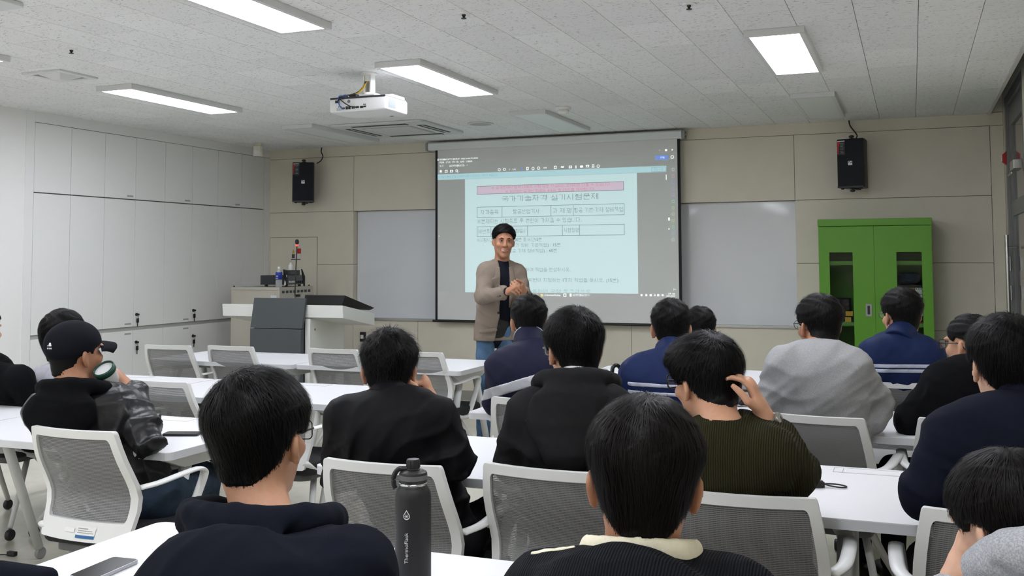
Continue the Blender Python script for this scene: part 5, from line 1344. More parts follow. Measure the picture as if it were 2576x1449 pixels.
    for i in (0, 1):
        Fs = Field(); a = ank[i]
        fwl = fw
        Fs.econe(a-up*(a[2]-0.048)-fwl*0.045, a-up*(a[2]-0.042)+fwl*0.13, 0.044, 0.040, up, 0.85, 0.02)
        Fs.cone(a, a-up*0.03, 0.044, 0.046, 0.02)
        Fs.cut((0, 0, 0.004), (0, 0, -1))
        me = Fs.mesh('shoe', 0.009); me.transform(Matrix.Translation(-O)); obj('shoe', me, (shoe or {}).get('shoe', M_SHOE), root)
    # ---- hair (built in world space, then moved under the root)
    ctx = dict(c=c, R=R, hs=hs, N=N, SL=SL, SR=SR, EL=EL, ER=ER, WL=WL, WR=WR, pel=pel, chest=chest, rt=rt, fw=fw, up=up, P=P, O=O, T=T, F=F, root=root, res=res, top=ob_top, body=body)
    if hair is not None:
        before = set(root.children)
        hp = hair_pieces(root, c, R, hs, N, hair, hairmat, seed, hres)
        for o in [hp]+list(hp.children): o.data.transform(Matrix.Translation(-O))
    return ctx
def attach(ctx, o, kids=True):
    """geometry made in world space -> local to the person's root"""
    o.data.transform(Matrix.Translation(-ctx['O']))
    for k in o.children: k.data.transform(Matrix.Translation(-ctx['O']))
    return o
def band(ctx, name, cpt, n, h, m_, off=0.003, extra_cut=None):
    """strip of cloth lying on the garment: garment surface offset, cut to a slab"""
    T2 = Field(); T2.p = ctx['T'].p; T2.disp = ctx['T'].disp; T2.post = [lambda p, d: d-off]+list(ctx['T'].post)
    T2.slab(cpt, n, h)
    if extra_cut:
        for cc_, nn_ in extra_cut: T2.cut(cc_, nn_)
    me = T2.mesh(name, min(ctx['res'], 0.005)); return attach(ctx, obj(name, me, m_, ctx['root']))

def add_hood(ctx, m_, w=0.13, l=0.2, d=0.055, rise=1.0, tilt=0.0, crease=True, seed=5, res=0.0075, rr=0.030, rx=0.105, ry=0.085, drop=0.0, back=0.15, lean=0.15):
    N, fw, rt, up, Rb = ctx['N'], ctx['fw'], ctx['rt'], ctx['up'], None
    H = Field(); hb = -fw; tl = tilt*rt; N = N-up*drop
    ringp = []
    for k in range(15):
        a = math.radians(-125+250*k/14)
        ringp.append(N+up*(0.012+0.034*math.cos(a)*rise)+hb*(math.cos(a)*ry+0.012)+rt*math.sin(a)*rx)
    for k in range(14): H.cone(ringp[k], ringp[k+1], rr, rr, 0.014)
    Rh = np.stack([rt, nrm(fw+up*-lean), np.cross(rt, nrm(fw+up*-lean))], 1)
    H.ell(N+hb*back-up*l*0.34+tl*0.4, (w, d, l*0.52), Rh, 0.025)
    H.ell(N+hb*(back+0.01)-up*l*0.68+tl, (w*0.60, d*0.95, l*0.34), Rh, 0.03)
    if crease:
        H.cone(N+hb*(back+d+0.012)-up*0.0+rt*0.01, N+hb*(back+d+0.01)-up*l*0.75+tl, 0.004, 0.006, 0.02, 's')
        H.cone(N+hb*0.10+up*0.035-rt*w*0.8, N+hb*(back+d+0.01)-up*l*0.45, 0.003, 0.004, 0.02, 's')
        H.cone(N+hb*0.10+up*0.035+rt*w*0.8, N+hb*(back+d+0.01)-up*l*0.45, 0.003, 0.004, 0.02, 's')
    H.cone(N-up*0.02, ctx['P'](0, -0.03, -0.06), 0.064, 0.068, 0.008, 's')
    H.disp = folds(seed, 0.006, 26.0)
    return attach(ctx, obj('hood', H.mesh('hood', res), m_, ctx['root']))
M_TROUS = fabric('trouser_black', (0.012, 0.012, 0.014))
M_JEANS = fabric('jeans_dark', srgb(46, 58, 72), noise=0.25, nscale=18)
M_SHOE = mat('shoe_black', (0.012, 0.012, 0.013), 0.5)

# ------------------------------------------------------------------ garments
M_BLKBOMB = fabric('bomber_black', (0.0055, 0.0055, 0.0065), 0.6, bump=0.2, bscale=300)
M_LEATHER = mat('leather_black', (0.008, 0.008, 0.009), 0.36, spec=0.4, bump=0.3, bscale=22, bdist=0.012)
M_BLKSW = fabric('sweat_black', (0.0038, 0.004, 0.005), 0.95)
M_NAVYH = fabric('hoodie_navy', (0.005, 0.0065, 0.012), 0.92)
M_CHAR = fabric('hoodie_charcoal', (0.0135, 0.0135, 0.0145), 0.85)
M_NAVYJ = fabric('jacket_navy', (0.011, 0.012, 0.030), 0.6, bump=0.2)
M_BLUEJ = fabric('jacket_blue', (0.010, 0.019, 0.066), 0.6, bump=0.2)
M_STRIPE = mat('reflective_silver', srgb(176, 178, 184), 0.45, metal=0.25)
M_STRIPEW = mat('stripe_grey', srgb(172, 176, 190), 0.55)
M_GREYSW = fabric('sweat_grey', srgb(150, 151, 152), 0.95, noise=0.25, nscale=480, detail=6.0)
M_GREYH = fabric('hoodie_grey', srgb(160, 162, 165), 0.95, noise=0.3, nscale=320, detail=6.0)
M_OLIVE = wave_fabric('knit_olive', (0.030, 0.028, 0.010), 52.0, (1, 0, 0), 0.004)
M_KNITB = wave_fabric('knit_black', (0.008, 0.009, 0.013), 70.0, (1, 0, 0), 0.003)
M_CREAM = fabric('cream_cotton', srgb(222, 216, 192), 0.9)
M_NAVYP = fabric('pullover_navy', (0.0065, 0.008, 0.017), 0.9)
M_SHIRTG = fabric('shirt_lightgrey', srgb(176, 177, 184), 0.8)
M_TAUPE = fabric('blazer_taupe', srgb(134, 122, 110), 0.9, bump=0.5, bscale=700, noise=0.12, nscale=300)
M_DKSHIRT = fabric('shirt_navy', (0.009, 0.011, 0.018), 0.8)
M_WTEE = fabric('tee_white', srgb(225, 225, 224), 0.9)
M_GREYTR = fabric('trouser_grey', srgb(96, 96, 92), 0.9)
H_SHORT = dict(vol=0.018, side=0.006, nape=-0.082, n=1500, len=0.035, lift=0.010, mess=0.3)

# ------------------------------------------------------------------ nearest row
p = person('student in a black knit sweater over a cream collar, seen from behind, bottom centre', (1621, 1215, 1.68), 14, -6, -2.5, 1.02, N=(1612, 1412, 1.64), SL=(1368, 1510, 1.62), SR=(1848, 1516, 1.62), pelvis=(-0.42, 1.18),
    top=M_KNITB, skin=SK_B, hair=dict(vol=0.024, side=0.010, nape=-0.078, n=5200, len=0.075, lift=0.008, mess=0.16, whorl=(0.0, -0.045, 0.13), comb=(0, 0, -0.55), earz=0.016, wd=0.0010), hairmat=M_HAIRB, seed=3, res=0.007, hres=0.005, collar='crew', byaw=12, handL=False, handR=False)
T2 = Field(); N_, up_, rt_, fw_ = p['N'], p['up'], p['rt'], p['fw']
rg = []
for k in range(17):   # cream collar standing round the neck, higher at the back
    a = math.radians(-150+300*k/16); rg.append(N_+up_*(0.012+0.020*math.cos(a))-fw_*(math.cos(a)*0.070-0.004)+rt_*math.sin(a)*0.088)
for k in range(16): T2.econe(rg[k], rg[k+1], 0.022, 0.022, nrm(rg[k]-N_-up_*np.dot(rg[k]-N_, up_)), 0.5, 0.01)
T2.cone(N_+up_*0.08, N_-up_*0.06, 0.061, 0.061, 0.004, 's')
attach(p, obj('collar', T2.mesh('collar', 0.006), M_CREAM, p['root']))
band(p, 'shoulder_piping', p['SL']+up_*0.06, nrm(fw_*0.9+up_*0.3), 0.006, M_CREAM, 0.002, [(p['SL']-rt_*0.02, -rt_), (p['N']-rt_*0.10, rt_), (p['SL']-up_*0.0, -up_)])

p = person('student in a navy hoodie with glasses, seen from behind, bottom left of centre', (655, 1110, 1.84), 6, -2, 3, 0.93, N=(668, 1345, 1.76), SL=(556, 1476, 1.70), SR=(885, 1446, 1.62), pelvis=(-1.1, 1.0), top=M_NAVYH, skin=SK_A,
    hair=dict(vol=0.026, side=0.009, nape=-0.072, n=5200, len=0.06, lift=0.010, mess=0.2, whorl=(-0.02, -0.05, 0.13), comb=(0.15, 0.05, -0.45), bulge=0.003, earz=0.018), seed=7, res=0.007, hres=0.005, byaw=10, handL=False, handR=False, bulk=1.0)
add_hood(p, M_NAVYH, w=0.15, l=0.20, d=0.05, rise=0.5, tilt=0.02, rx=0.122, ry=0.108, rr=0.028, drop=-0.022, back=0.145)
before = glasses(p['root'], p['c'], p['R'], p['hs'], M_GLASS_F); attach(p, before)

p = person('student in a grey hoodie resting the chin on a fist, bottom right corner', (2545, 1335, 1.74), 40, -16, 4, 0.98, N=(2695, 1458, 1.66), SL=(2610, 1590, 1.62), SR=(2890, 1550, 1.58), pelvis=(0.28, 1.30), top=M_GREYH, skin=SK_C, EL=(2400, 1640, 1.76), WL=(2402, 1462, 1.80), sleeve_l=0.35,
    handL=dict(d=CU*0.9+CR*0.3, n=CR, curl=0.9, thumb=0.8, s=0.95), handR=False, hair=dict(vol=0.022, side=0.009, nape=-0.076, n=4600, len=0.06, lift=0.010, mess=0.15, comb=(-0.1, 0.1, -0.6), whorl=(0.0, -0.05, 0.13), earz=0.020, burn=0.0), hairmat=M_HAIRB, seed=9, res=0.007, hres=0.005, byaw=5)
add_hood(p, M_GREYH, w=0.15, l=0.16, d=0.06, rise=1.9, rx=0.125, ry=0.11, rr=0.040)

# ------------------------------------------------------------------ third row
p = person('student in a black cap and leather jacket drinking from a paper cup', (190, 893, 3.95), -10, 2, 0, 1.0, N=(190, 985, 3.88), SL=(105, 1035, 3.88), SR=(322, 1045, 3.90), pelvis=sit(14), byaw=22, top=M_LEATHER, skin=SK_B, ER=(372, 1105, 3.80), WR=(338, 985, 4.0),
    EL=(150, 1120, 4.1), WL=(285, 1005, 4.12), hair=dict(vol=0.006, side=0.003, nape=-0.075, n=500, len=0.008, lift=0.002, mess=0.4), seed=11, res=0.0065, foldamp=0.014, handR=dict(d=A(292, 938, 4.0)-A(338, 985, 4.0), n=-CR+0.2*CU, curl=0.42, thumb=0.1), handL=dict(d=A(272, 955, 4.06)-A(288, 1005, 4.12), n=-CF, curl=0.6),
    shoe=dict(trouser=M_JEANS), armr=1.08, topname='leather_jacket')
add_hood(p, M_BLKSW, w=0.14, l=0.185, d=0.05, rise=0.7, rx=0.115, ry=0.085, rr=0.028, crease=False, back=0.115, tilt=-0.02)
Wc = Field(); Wc.cone(p['WR'], p['WR']+(p['ER']-p['WR'])*0.22, 0.043, 0.047, 0.01); attach(p, obj('cuff', Wc.mesh('cuff', 0.007), M_BLKSW, p['root']))
# cap
Cf = Field(); c, R, P = p['c'], p['R'], p['P']
Cf.ell(P(0, -0.012, 0.045), (0.090, 0.113, 0.092), R, 0.02); Cf.cut(P(0, 0, 0.012), R@np.array([0, 0.38, -1.0]))
capo = attach(p, obj('cap', Cf.mesh('cap', 0.005), fabric('cap_navy', (0.007, 0.008, 0.012), 0.85), p['root']))
bp = []
for i in range(9):
    a = -1+2*i/8; row = []
    for j in range(6):
        f = j/5; y = 0.085+(0.086*math.sqrt(max(0, 1-(a*0.92)**2))+0.004)*f; x = a*0.078*(1-0.12*f)
        row.append(P(x, y-0.035*(abs(a)**2)*(1-f)*0.6, 0.046-0.034*(a*a)-0.014*f*f))
    bp.append(row)
br_ = obj('brim', B().grid(bp), MATS['cap_navy'], capo, smooth=True); br_.data.transform(Matrix.Translation(-p['O']))
sd = br_.modifiers.new('thick', 'SOLIDIFY'); sd.thickness = 0.004
lg = B()
def capmark(u0, u1, v0, v1, m_=None):
    rows = []
    for v in (v0, v1):
        row = []
        for j in range(4):
            u = math.radians(u0+(u1-u0)*j/3); vv = math.radians(v)
            row.append(P(0.0915*math.cos(vv)*math.sin(u), -0.012-0.1145*math.cos(vv)*math.cos(u), 0.045+0.0935*math.sin(vv)))
        rows.append(row)
    lg.grid(rows)
capmark(9, 17, 2, 6); capmark(10, 15.5, 6, 10); capmark(5, 7, 2, 4)
for k in range(3): capmark(4.5+5*k, 7.5+5*k, -5, -1.5)
o = obj('cap_emblem', lg, M_WTEXT, capo); o.data.transform(Matrix.Translation(-p['O']))
cup = thing('paper_cup', 'paper cup with a dark green rim held up to the mouth of the capped student', 'cup')
c0, c1 = A(286, 968, 3.98), A(261, 928, 3.93); ax = nrm(c1-c0); cup.location = tuple(c0)
obj('cup_body', B().lathe([(0.030, 0), (0.031, 0.003), (0.040, 0.085)], (0, 0, 0), 24, ax), mat('cup_grey', srgb(170, 172, 168), 0.5, noise=0.2, nscale=25), cup, smooth=True)
obj('rim', B().lathe([(0.0405, 0.070), (0.043, 0.074), (0.043, 0.092), (0.037, 0.095), (0.036, 0.088)], (0, 0, 0), 24, ax, False), mat('cup_green', srgb(20, 62, 48), 0.4), cup, smooth=True)
obj('lid', B().lathe([(0.037, 0.086), (0.0, 0.088)], (0, 0, 0), 24, ax), mat('cup_lid', srgb(200, 205, 205), 0.3), cup)

p = person('student in a black bomber jacket with a fist at the chin, seen from behind', (980, 934, 3.38), 22, -4, 0, 1.0, N=(984, 1020, 3.28), SL=(868, 1056, 3.26), SR=(1098, 1056, 3.18), pelvis=sit(16), byaw=14, top=M_BLKBOMB, skin=SK_A, ER=(1150, 1160, 3.16), WR=(1092, 1024, 3.36), EL=(850, 1190, 3.35), collar='stand',
    hair=dict(vol=0.026, side=0.010, nape=-0.075, n=3200, len=0.05, lift=0.022, mess=0.32, comb=(0, 0.05, -0.35), whorl=(0.0, -0.03, 0.125)), seed=15, handR=dict(d=A(1072, 962, 3.38)-A(1092, 1024, 3.36), n=-CR, curl=1.15, thumb=0.6), foldamp=0.012, sleeve_r=0.12, topname='bomber_jacket', res=0.0075)
attach(p, glasses(p['root'], p['c'], p['R'], p['hs'], M_GLASS_F))

p = person('student in a charcoal hoodie with clear glasses, seen from behind at the centre', (1442, 882, 3.22), 40, -5, 2, 0.98, N=(1448, 972, 3.14), SL=(1330, 1046, 3.10), SR=(1545, 1034, 3.05), pelvis=sit(17), byaw=20, top=M_CHAR, skin=SK_A, EL=(1282, 1165, 3.16), ER=(1600, 1160, 3.1),
    hair=dict(vol=0.024, side=0.011, nape=-0.082, n=3400, len=0.055, lift=0.012, mess=0.25, comb=(0.05, 0.0, -0.4), bulge=0.002), seed=17, foldamp=0.009, bulk=1.0, topname='hoodie', res=0.0075)
add_hood(p, M_CHAR, w=0.142, l=0.235, d=0.05, rise=0.9, tilt=-0.03, rx=0.114, ry=0.090, rr=0.027, back=0.125, crease=False)
T2 = Field(); T2.cone(p['N']-up_*0.02, p['N']+up_*0.012, 0.072, 0.062, 0.02); attach(p, obj('undershirt', T2.mesh('undershirt', 0.007), M_WTEE, p['root']))
attach(p, glasses(p['root'], p['c'], p['R'], p['hs'], M_GLASS_C, r=0.0022))

p = person('student in an olive ribbed sweater with a raised hand and wristwatch', (1776, 962, 2.84), 48, -6, 4, 0.98, N=(1818, 1082, 2.70), SL=(1735, 1150, 2.72), SR=(1934, 1152, 2.64), pelvis=sit(18), byaw=18, top=M_OLIVE, skin=SK_A, ER=(1992, 1192, 2.70), WR=(1922, 1048, 2.72), EL=(1700, 1230, 2.8), collar='crew',
    hair=dict(vol=0.026, side=0.014, nape=-0.068, n=3800, len=0.065, lift=0.014, mess=0.2, comb=(0.0, 0.25, -0.5), fringe=0.016, front=0.045, whorl=(0.0, -0.06, 0.115)), seed=19, handR=dict(d=A(1884, 955, 2.74)-A(1922, 1048, 2.72), n=-CR-0.2*CU+0.3*CF, curl=0.42, thumb=0.35), sleeve_r=0.45, foldamp=0.007, topname='knit_sweater', res=0.007, armr=1.15, bulk=1.04)
attach(p, glasses(p['root'], p['c'], p['R'], p['hs'], M_GLASS_F, r=0.0024))
Wt = B(); wd_ = nrm(p['WR']-p['ER']); wc = p['WR']-wd_*0.022
Wt.tube([wc-wd_*0.011, wc+wd_*0.011], [0.0325, 0.0320], 20, caps=False); wo = attach(p, obj('watch_strap', Wt, mat('watch_steel', srgb(150, 150, 148), 0.3, metal=0.8), p['root'], smooth=True))
wn = nrm(CR*0.8+CU*0.3-CF*0.4); wn = nrm(wn-wd_*np.dot(wn, wd_))
o = obj('watch_case', B().lathe([(0.019, 0.028), (0.021, 0.031), (0.021, 0.038), (0.018, 0.041)], wc, 20, wn), MATS['watch_steel'], wo, auto=True); o.data.transform(Matrix.Translation(-p['O']))
o = obj('watch_dial', B().lathe([(0.0175, 0.0405), (0.0, 0.0415)], wc, 20, wn), M_BLACK, wo); o.data.transform(Matrix.Translation(-p['O']))

p = person('student in a navy pullover at the right picture edge', (2528, 922, 2.72), 18, -3, 0, 1.0, N=(2572, 1022, 2.66), SL=(2405, 1100, 2.60), SR=(2690, 1090, 2.55), pelvis=sit(19), byaw=6, top=M_NAVYP, skin=SK_C, EL=(2325, 1245, 2.62), ER=(2760, 1240, 2.5), collar='stand',
    hair=dict(vol=0.024, side=0.014, nape=-0.080, n=3400, len=0.06, lift=0.012, mess=0.2, comb=(0, 0, -0.5), earz=0.014), seed=21, bulk=1.06, topname='pullover', res=0.0075)

# ------------------------------------------------------------------ second row
p = person('student in a grey sweatshirt with thin glasses, seen from behind', (2060, 822, 4.28), 34, -3, 0, 1.0, N=(2062, 880, 4.18), SL=(1972, 918, 4.10), SR=(2142, 922, 4.05), pelvis=sit(12), byaw=6, top=M_GREYSW, skin=SK_B, EL=(1938, 1010, 4.15), ER=(2208, 1010, 4.12), WR=on(2200, 1066, 2, 0.772), handR=dict(d=np.array([-0.1, 1.0, -0.05]), n=np.array([0, 0, -1.0]), curl=0.3), collar='crew',
    hair=dict(vol=0.022, side=0.006, nape=-0.070, n=1600, len=0.035, lift=0.014, mess=0.35), seed=23, bulk=1.06, foldamp=0.010, topname='sweatshirt', res=0.0085)
attach(p, glasses(p['root'], p['c'], p['R'], p['hs'], M_GLASS_M, round_=True))
p = person('student in a black sweater with a buzzed side cut and glasses', (2440, 868, 4.30), 50, -4, 2, 1.0, N=(2450, 935, 4.22), SL=(2372, 965, 4.15), SR=(2520, 970, 4.10), pelvis=sit(13), byaw=25, top=M_BLKSW, skin=SK_A, EL=(2292, 1062, 4.15), WL=(2300, 1075, 4.4), ER=(2590, 1070, 4.0), collar='crew',
    hair=dict(vol=0.013, side=0.002, nape=-0.055, n=900, len=0.014, lift=0.008, mess=0.5, earz=0.030), seed=25, bulk=1.1, topname='sweater', res=0.0085)
attach(p, glasses(p['root'], p['c'], p['R'], p['hs'], M_GLASS_F, r=0.0018))
p = person('student in a navy jacket with one wide silver band, left of centre', (1331, 812, 4.78), 26, -8, 0, 0.98, N=(1332, 872, 4.68), SL=(1265, 925, 4.60), SR=(1402, 918, 4.50), pelvis=sit(10), byaw=16, top=M_NAVYJ, skin=SK_A, EL=(1252, 1010, 4.72), ER=(1430, 1010, 4.6), collar='stand', collar_h=0.052, piping=M_STRIPEW,
    hair=H_SHORT, seed=27, bulk=1.1, topname='work_jacket', shoe=dict(trouser=M_JEANS), res=0.0085)
zb_ = on(1300, 966, 1, p['N'][1]-0.1)[2]
band(p, 'reflective_band', np.array([p['N'][0], p['N'][1], zb_]), nrm(p['up']-0.30*p['rt']+0.1*p['fw']), 0.023, M_STRIPE, 0.004)
p7 = p
p = person('student in a blue jacket with two grey stripes, in front of the screen', (1688, 828, 4.58), 14, -4, 0, 1.0, N=(1690, 895, 4.48), SL=(1602, 942, 4.42), SR=(1774, 946, 4.36), pelvis=sit(11), byaw=10, top=M_BLUEJ, skin=SK_A, EL=(1575, 1035, 4.5), ER=(1812, 1035, 4.4), collar='stand',
    hair=dict(vol=0.020, side=0.007, nape=-0.080, n=1600, len=0.04, lift=0.010, mess=0.28), seed=29, bulk=1.08, topname='blue_jacket', res=0.0085)
for yy in (966, 987):
    z_ = on(1660, yy, 1, p['N'][1]-0.13)[2]
    band(p, 'stripe', np.array([p['N'][0], p['N'][1], z_]), p['up']+0.02*p['rt'], 0.0085, M_STRIPEW, 0.003, [(p['SL']-p['rt']*0.035, -p['rt']), (p['SR']+p['rt']*0.035, p['rt']), (p['N']+p['fw']*0.02, p['fw'])])
p = person('student with long dark hair in a light grey shirt, at the left', (160, 848, 5.30), 8, -5, 0, 1.02, N=(158, 925, 5.22), SL=(108, 955, 5.25), SR=(222, 960, 5.05), ER=(215, 1015, 5.1), WR=(188, 1010, 5.3), pelvis=sit(7), byaw=0, top=M_SHIRTG, skin=SK_C,
    hair=dict(vol=0.026, side=0.022, nape=-0.125, n=1600, len=0.09, lift=0.006, mess=0.12, comb=(0.1, 0.1, -0.9), earz=-0.05, front=0.05, burn=-0.02, bulge=0.006), seed=31, topname='shirt', res=0.0085, shoe=dict(trouser=M_GREYTR, shoe=mat('shoe_beige', srgb(170, 160, 135), 0.6)))
p = person('student in a dark sweater with folded arms, cut off at the left edge', (-52, 836, 5.15), -8, 0, 0, 1.0, N=(-60, 915, 5.15), SL=(-140, 950, 5.3), SR=(52, 955, 5.02), pelvis=sit(15), byaw=-12, top=M_BLKSW, skin=SK_C, ER=(72, 1000, 5.05), WR=(18, 1012, 5.15), WL=(20, 1000, 5.2), EL=(-120, 1020, 5.3), sleeve_r=0.25,
    handR=dict(d=A(40, 985, 5.1)-A(18, 1012, 5.15), n=-CF, curl=0.4), hair=dict(vol=0.022, side=0.014, nape=-0.09, n=1400, len=0.06, lift=0.008, mess=0.15, comb=(0, 0.1, -0.5)), seed=33, topname='sweater', res=0.0085, shoe=dict(trouser=M_GREYTR, shoe=MATS['shoe_beige']))

# ------------------------------------------------------------------ front row
p = person('student in a blue jacket with two grey stripes, before the green cabinet', (2267, 796, 5.05), 30, -2, 0, 1.03, N=(2266, 852, 4.96), SL=(2200, 892, 4.92), SR=(2332, 894, 4.90), pelvis=sit(6), byaw=2, top=M_BLUEJ, skin=SK_A, collar='stand', EL=(2178, 962, 5.0), ER=(2358, 965, 5.0),
    hair=dict(vol=0.022, side=0.006, nape=-0.070, n=1600, len=0.035, lift=0.014, mess=0.35), seed=35, bulk=1.1, topname='blue_jacket', res=0.009)
attach(p, glasses(p['root'], p['c'], p['R'], p['hs'], M_GLASS_M, round_=True))
for yy in (921, 933):
    z_ = on(2266, yy, 1, p['N'][1]-0.13)[2]
    band(p, 'stripe', np.array([p['N'][0], p['N'][1], z_]), p['up'], 0.009, M_STRIPEW, 0.003, [(p['SL']-p['rt']*0.02, -p['rt']), (p['SR']+p['rt']*0.02, p['rt']), (p['N']+p['fw']*0.02, p['fw'])])
p = person('student in a blue jacket mostly hidden behind another blue jacket', (1760, 832, 5.45), 20, -4, 0, 0.97, N=(1758, 890, 5.38), SL=(1694, 925, 5.34), SR=(1822, 928, 5.30), pelvis=sit(5), byaw=8, top=M_BLUEJ, skin=SK_A, collar='stand', hair=H_SHORT, seed=37, topname='blue_jacket', res=0.009)

# ------------------------------------------------------------------ the presenter
zc0 = 7.6
pv = A(1246, 824, 7.66); pv[2] = 0.93
tv = nrm(np.array([-pv[0], -pv[1], 0]))
fb = frame(214)
kn = [pv-fb[:, 0]*0.10+fb[:, 1]*0.02, pv+fb[:, 0]*0.10+fb[:, 1]*0.05]
for q in kn: q[2] = 0.50
an = [k+np.array([0, 0, -0.41])-fb[:, 1]*0.02 for k in kn]
hR = A(1300, 718, 7.10); wR = A(1279, 733, 7.22); wL = A(1316, 734, 7.22)
p = person('smiling presenter in a taupe blazer and jeans pointing both hands at the audience', (1267, 609, zc0), 209, -3, 3, 1.0, N=(1262, 664, 7.64), SL=(1299, 688, 7.66), SR=(1224, 684, 7.56), pelvis=tuple(pv), byaw=214,
    ER=(1214, 748, 7.46), WR=wR, EL=(1322, 748, 7.58), WL=wL, top=M_DKSHIRT, skin=SK_B, standing=(kn, an), shoe=dict(trouser=fabric('jeans_blue', srgb(78, 104, 132), noise=0.3, nscale=14), shoe=M_SHOE),
    handR=dict(d=A(1303, 716, 7.08)-wR, n=CR*0.6-CF*0.2-CU*0.3, curl=0.75, thumb=0.3, s=1.0), handL=dict(d=A(1290, 722, 7.10)-wL, n=-CR*0.5+CU*0.5+CF*0.3, curl=0.7, thumb=0.4, s=1.0),
    hair=dict(vol=0.019, side=0.003, nape=-0.07, n=2600, len=0.045, lift=0.008, mess=0.12, comb=(0.25, -0.2, 0.0), whorl=(0.035, 0.08, 0.12), front=0.076, radial=0.7, earz=0.022, burn=0.012), seed=41, res=0.0065, hres=0.005, topname='shirt', foldamp=0.001, bulk=0.86, hem=0.86, armr=0.74, es=0.8)
c, R, P, N_, up_, rt_, fw_ = (p[k] for k in ('c', 'R', 'P', 'N', 'up', 'rt', 'fw'))
Bz = Field(); SLb, SRb, pel_ = p['SL'], p['SR'], p['pel']
Bz.econe(pel_-up_*0.13, p['chest'], 0.175, 0.158, fw_, 0.74, 0.05)
Bz.econe(SLb*0.8+SRb*0.2-up_*0.03, SRb*0.8+SLb*0.2-up_*0.03, 0.080, 0.080, fw_, 0.95, 0.05)
Bz.cone(N_-up_*0.035-fw_*0.01, SLb+up_*0.004, 0.074, 0.074, 0.05); Bz.cone(N_-up_*0.035-fw_*0.01, SRb+up_*0.004, 0.072, 0.070, 0.05)
for S_, E_, W_ in ((SLb, p['EL'], p['WL']), (SRb, p['ER'], p['WR'])):
    Bz.cone(S_, E_, 0.068, 0.060, 0.03); Bz.cone(E_, E_+(W_-E_)*0.80, 0.060, 0.050, 0.02)
Bz.disp = folds(77, 0.006, 20.0, centers=[(p['EL'], 0.12), (p['ER'], 0.12), (pel_+up_*0.1, 0.2)])
Nf = N_.astype(np.float32); Rbf = np.stack([rt_, fw_, up_], 1).astype(np.float32); pz = float(pel_[2])
def opening(q_, d):
    q = (q_-Nf)@Rbf
    zz = q[:, 2]
    w = np.interp(zz, [-0.60, -0.40, -0.22, -0.05, 0.1], [0.085, 0.048, 0.044, 0.040, 0.040]).astype(np.float32)
    cx = np.interp(zz, [-0.6, -0.2, 0.0], [-0.01, -0.01, 0.0]).astype(np.float32)
    g = np.maximum(np.abs(q[:, 0]-cx)-w, 0.02-q[:, 1])
    arms = np.minimum(*[np.linalg.norm(q_-x.astype(np.float32), axis=1) for x in (p['ER'], p['EL'])])
    return np.maximum(d, -g)
Bz.post.append(opening); Bz.cut((0, 0, 0.83), (0, 0, -1))
Bz.cone(N_+up_*0.075, P(0, -0.02, -0.03), 0.064, 0.066, 0.004, 's')
bz = attach(p, obj('blazer', Bz.mesh('blazer', 0.0065), M_TAUPE, p['root']))
def bpart(name, b, m_, **k):
    o = obj(name, b, m_, bz, **k); o.data.transform(Matrix.Translation(-p['O'])); return o
# lapels follow the opening: the blazer surface offset outwards and trimmed
for sg in (-1, 1):
    Lp = Field(); Lp.p = Bz.p; Lp.disp = Bz.disp
    def trim(q_, d, sg=sg):
        q = (q_-Nf)@Rbf; x = q[:, 0]*sg; zz = q[:, 2]
        lo_ = np.interp(zz, [-0.60, -0.40, -0.22, -0.05, 0.1], [0.085, 0.048, 0.044, 0.040, 0.040])-0.004
        hi_ = lo_+np.interp(zz, [-0.34, -0.30, -0.12, -0.105, -0.10, -0.02], [0.0, 0.006, 0.062, 0.066, 0.044, 0.030])
        g = np.maximum(np.maximum(lo_-x, x-hi_), np.maximum(0.03-q[:, 1], np.maximum(zz+0.02, -0.33-zz)))
        return np.maximum(d-0.006, g.astype(np.float32))
    Lp.post = [trim]
    bpart('lapel', Lp.mesh('lapel', 0.0055), M_TAUPE)
for k in range(2): bpart('button', B().lathe([(0.010, 0), (0.009, 0.006)], N_+rt_*(-0.055)*-1+fw_*0.142-up_*(0.36+0.10*k), 12, fw_), M_BLACK)
fl = Field(); q0 = N_+rt_*0.125+fw_*0.098-up_*0.50
fl.econe(q0-rt_*0.055+up_*0.012, q0+rt_*0.055-up_*0.0, 0.016, 0.016, fw_, 0.4, 0.006); bpart('pocket_flap', fl.mesh('pocket_flap', 0.006), M_TAUPE)
for k in range(3):
    e_ = p['ER']+(p['WR']-p['ER'])*(0.60+0.05*k); bpart('cuff_button', B().lathe([(0.008, 0), (0.007, 0.008)], e_-CF*0.054-CU*0.012, 10, -CF), M_BLACK)
cl = Field(); rg = []
for k in range(17):   # open shirt collar: high at the nape, falling to a V in front
    a = math.radians(-168+336*k/16); rg.append(N_+up_*(-0.012+0.036*math.cos(a))-fw_*(math.cos(a)*0.062-0.012)+rt_*math.sin(a)*0.066)
for k in range(16): cl.econe(rg[k], rg[k+1], 0.024, 0.024, nrm(rg[k]-N_-up_*np.dot(rg[k]-N_, up_)), 0.42, 0.01)
cl.cone(N_+up_*0.10, N_-up_*0.02, 0.0565, 0.0565, 0.004, 's')
o = obj('shirt_collar', cl.mesh('shirt_collar', 0.0055), M_DKSHIRT, p['top']); o.data.transform(Matrix.Translation(-p['O']))
# belt
bl = Field(); bl.econe(pel_+up_*0.02, pel_+up_*0.06, 0.150, 0.150, fw_, 0.70, 0.01); o = obj('belt', bl.mesh('belt', 0.008), M_BLACK, p['root']); attach(p, o)
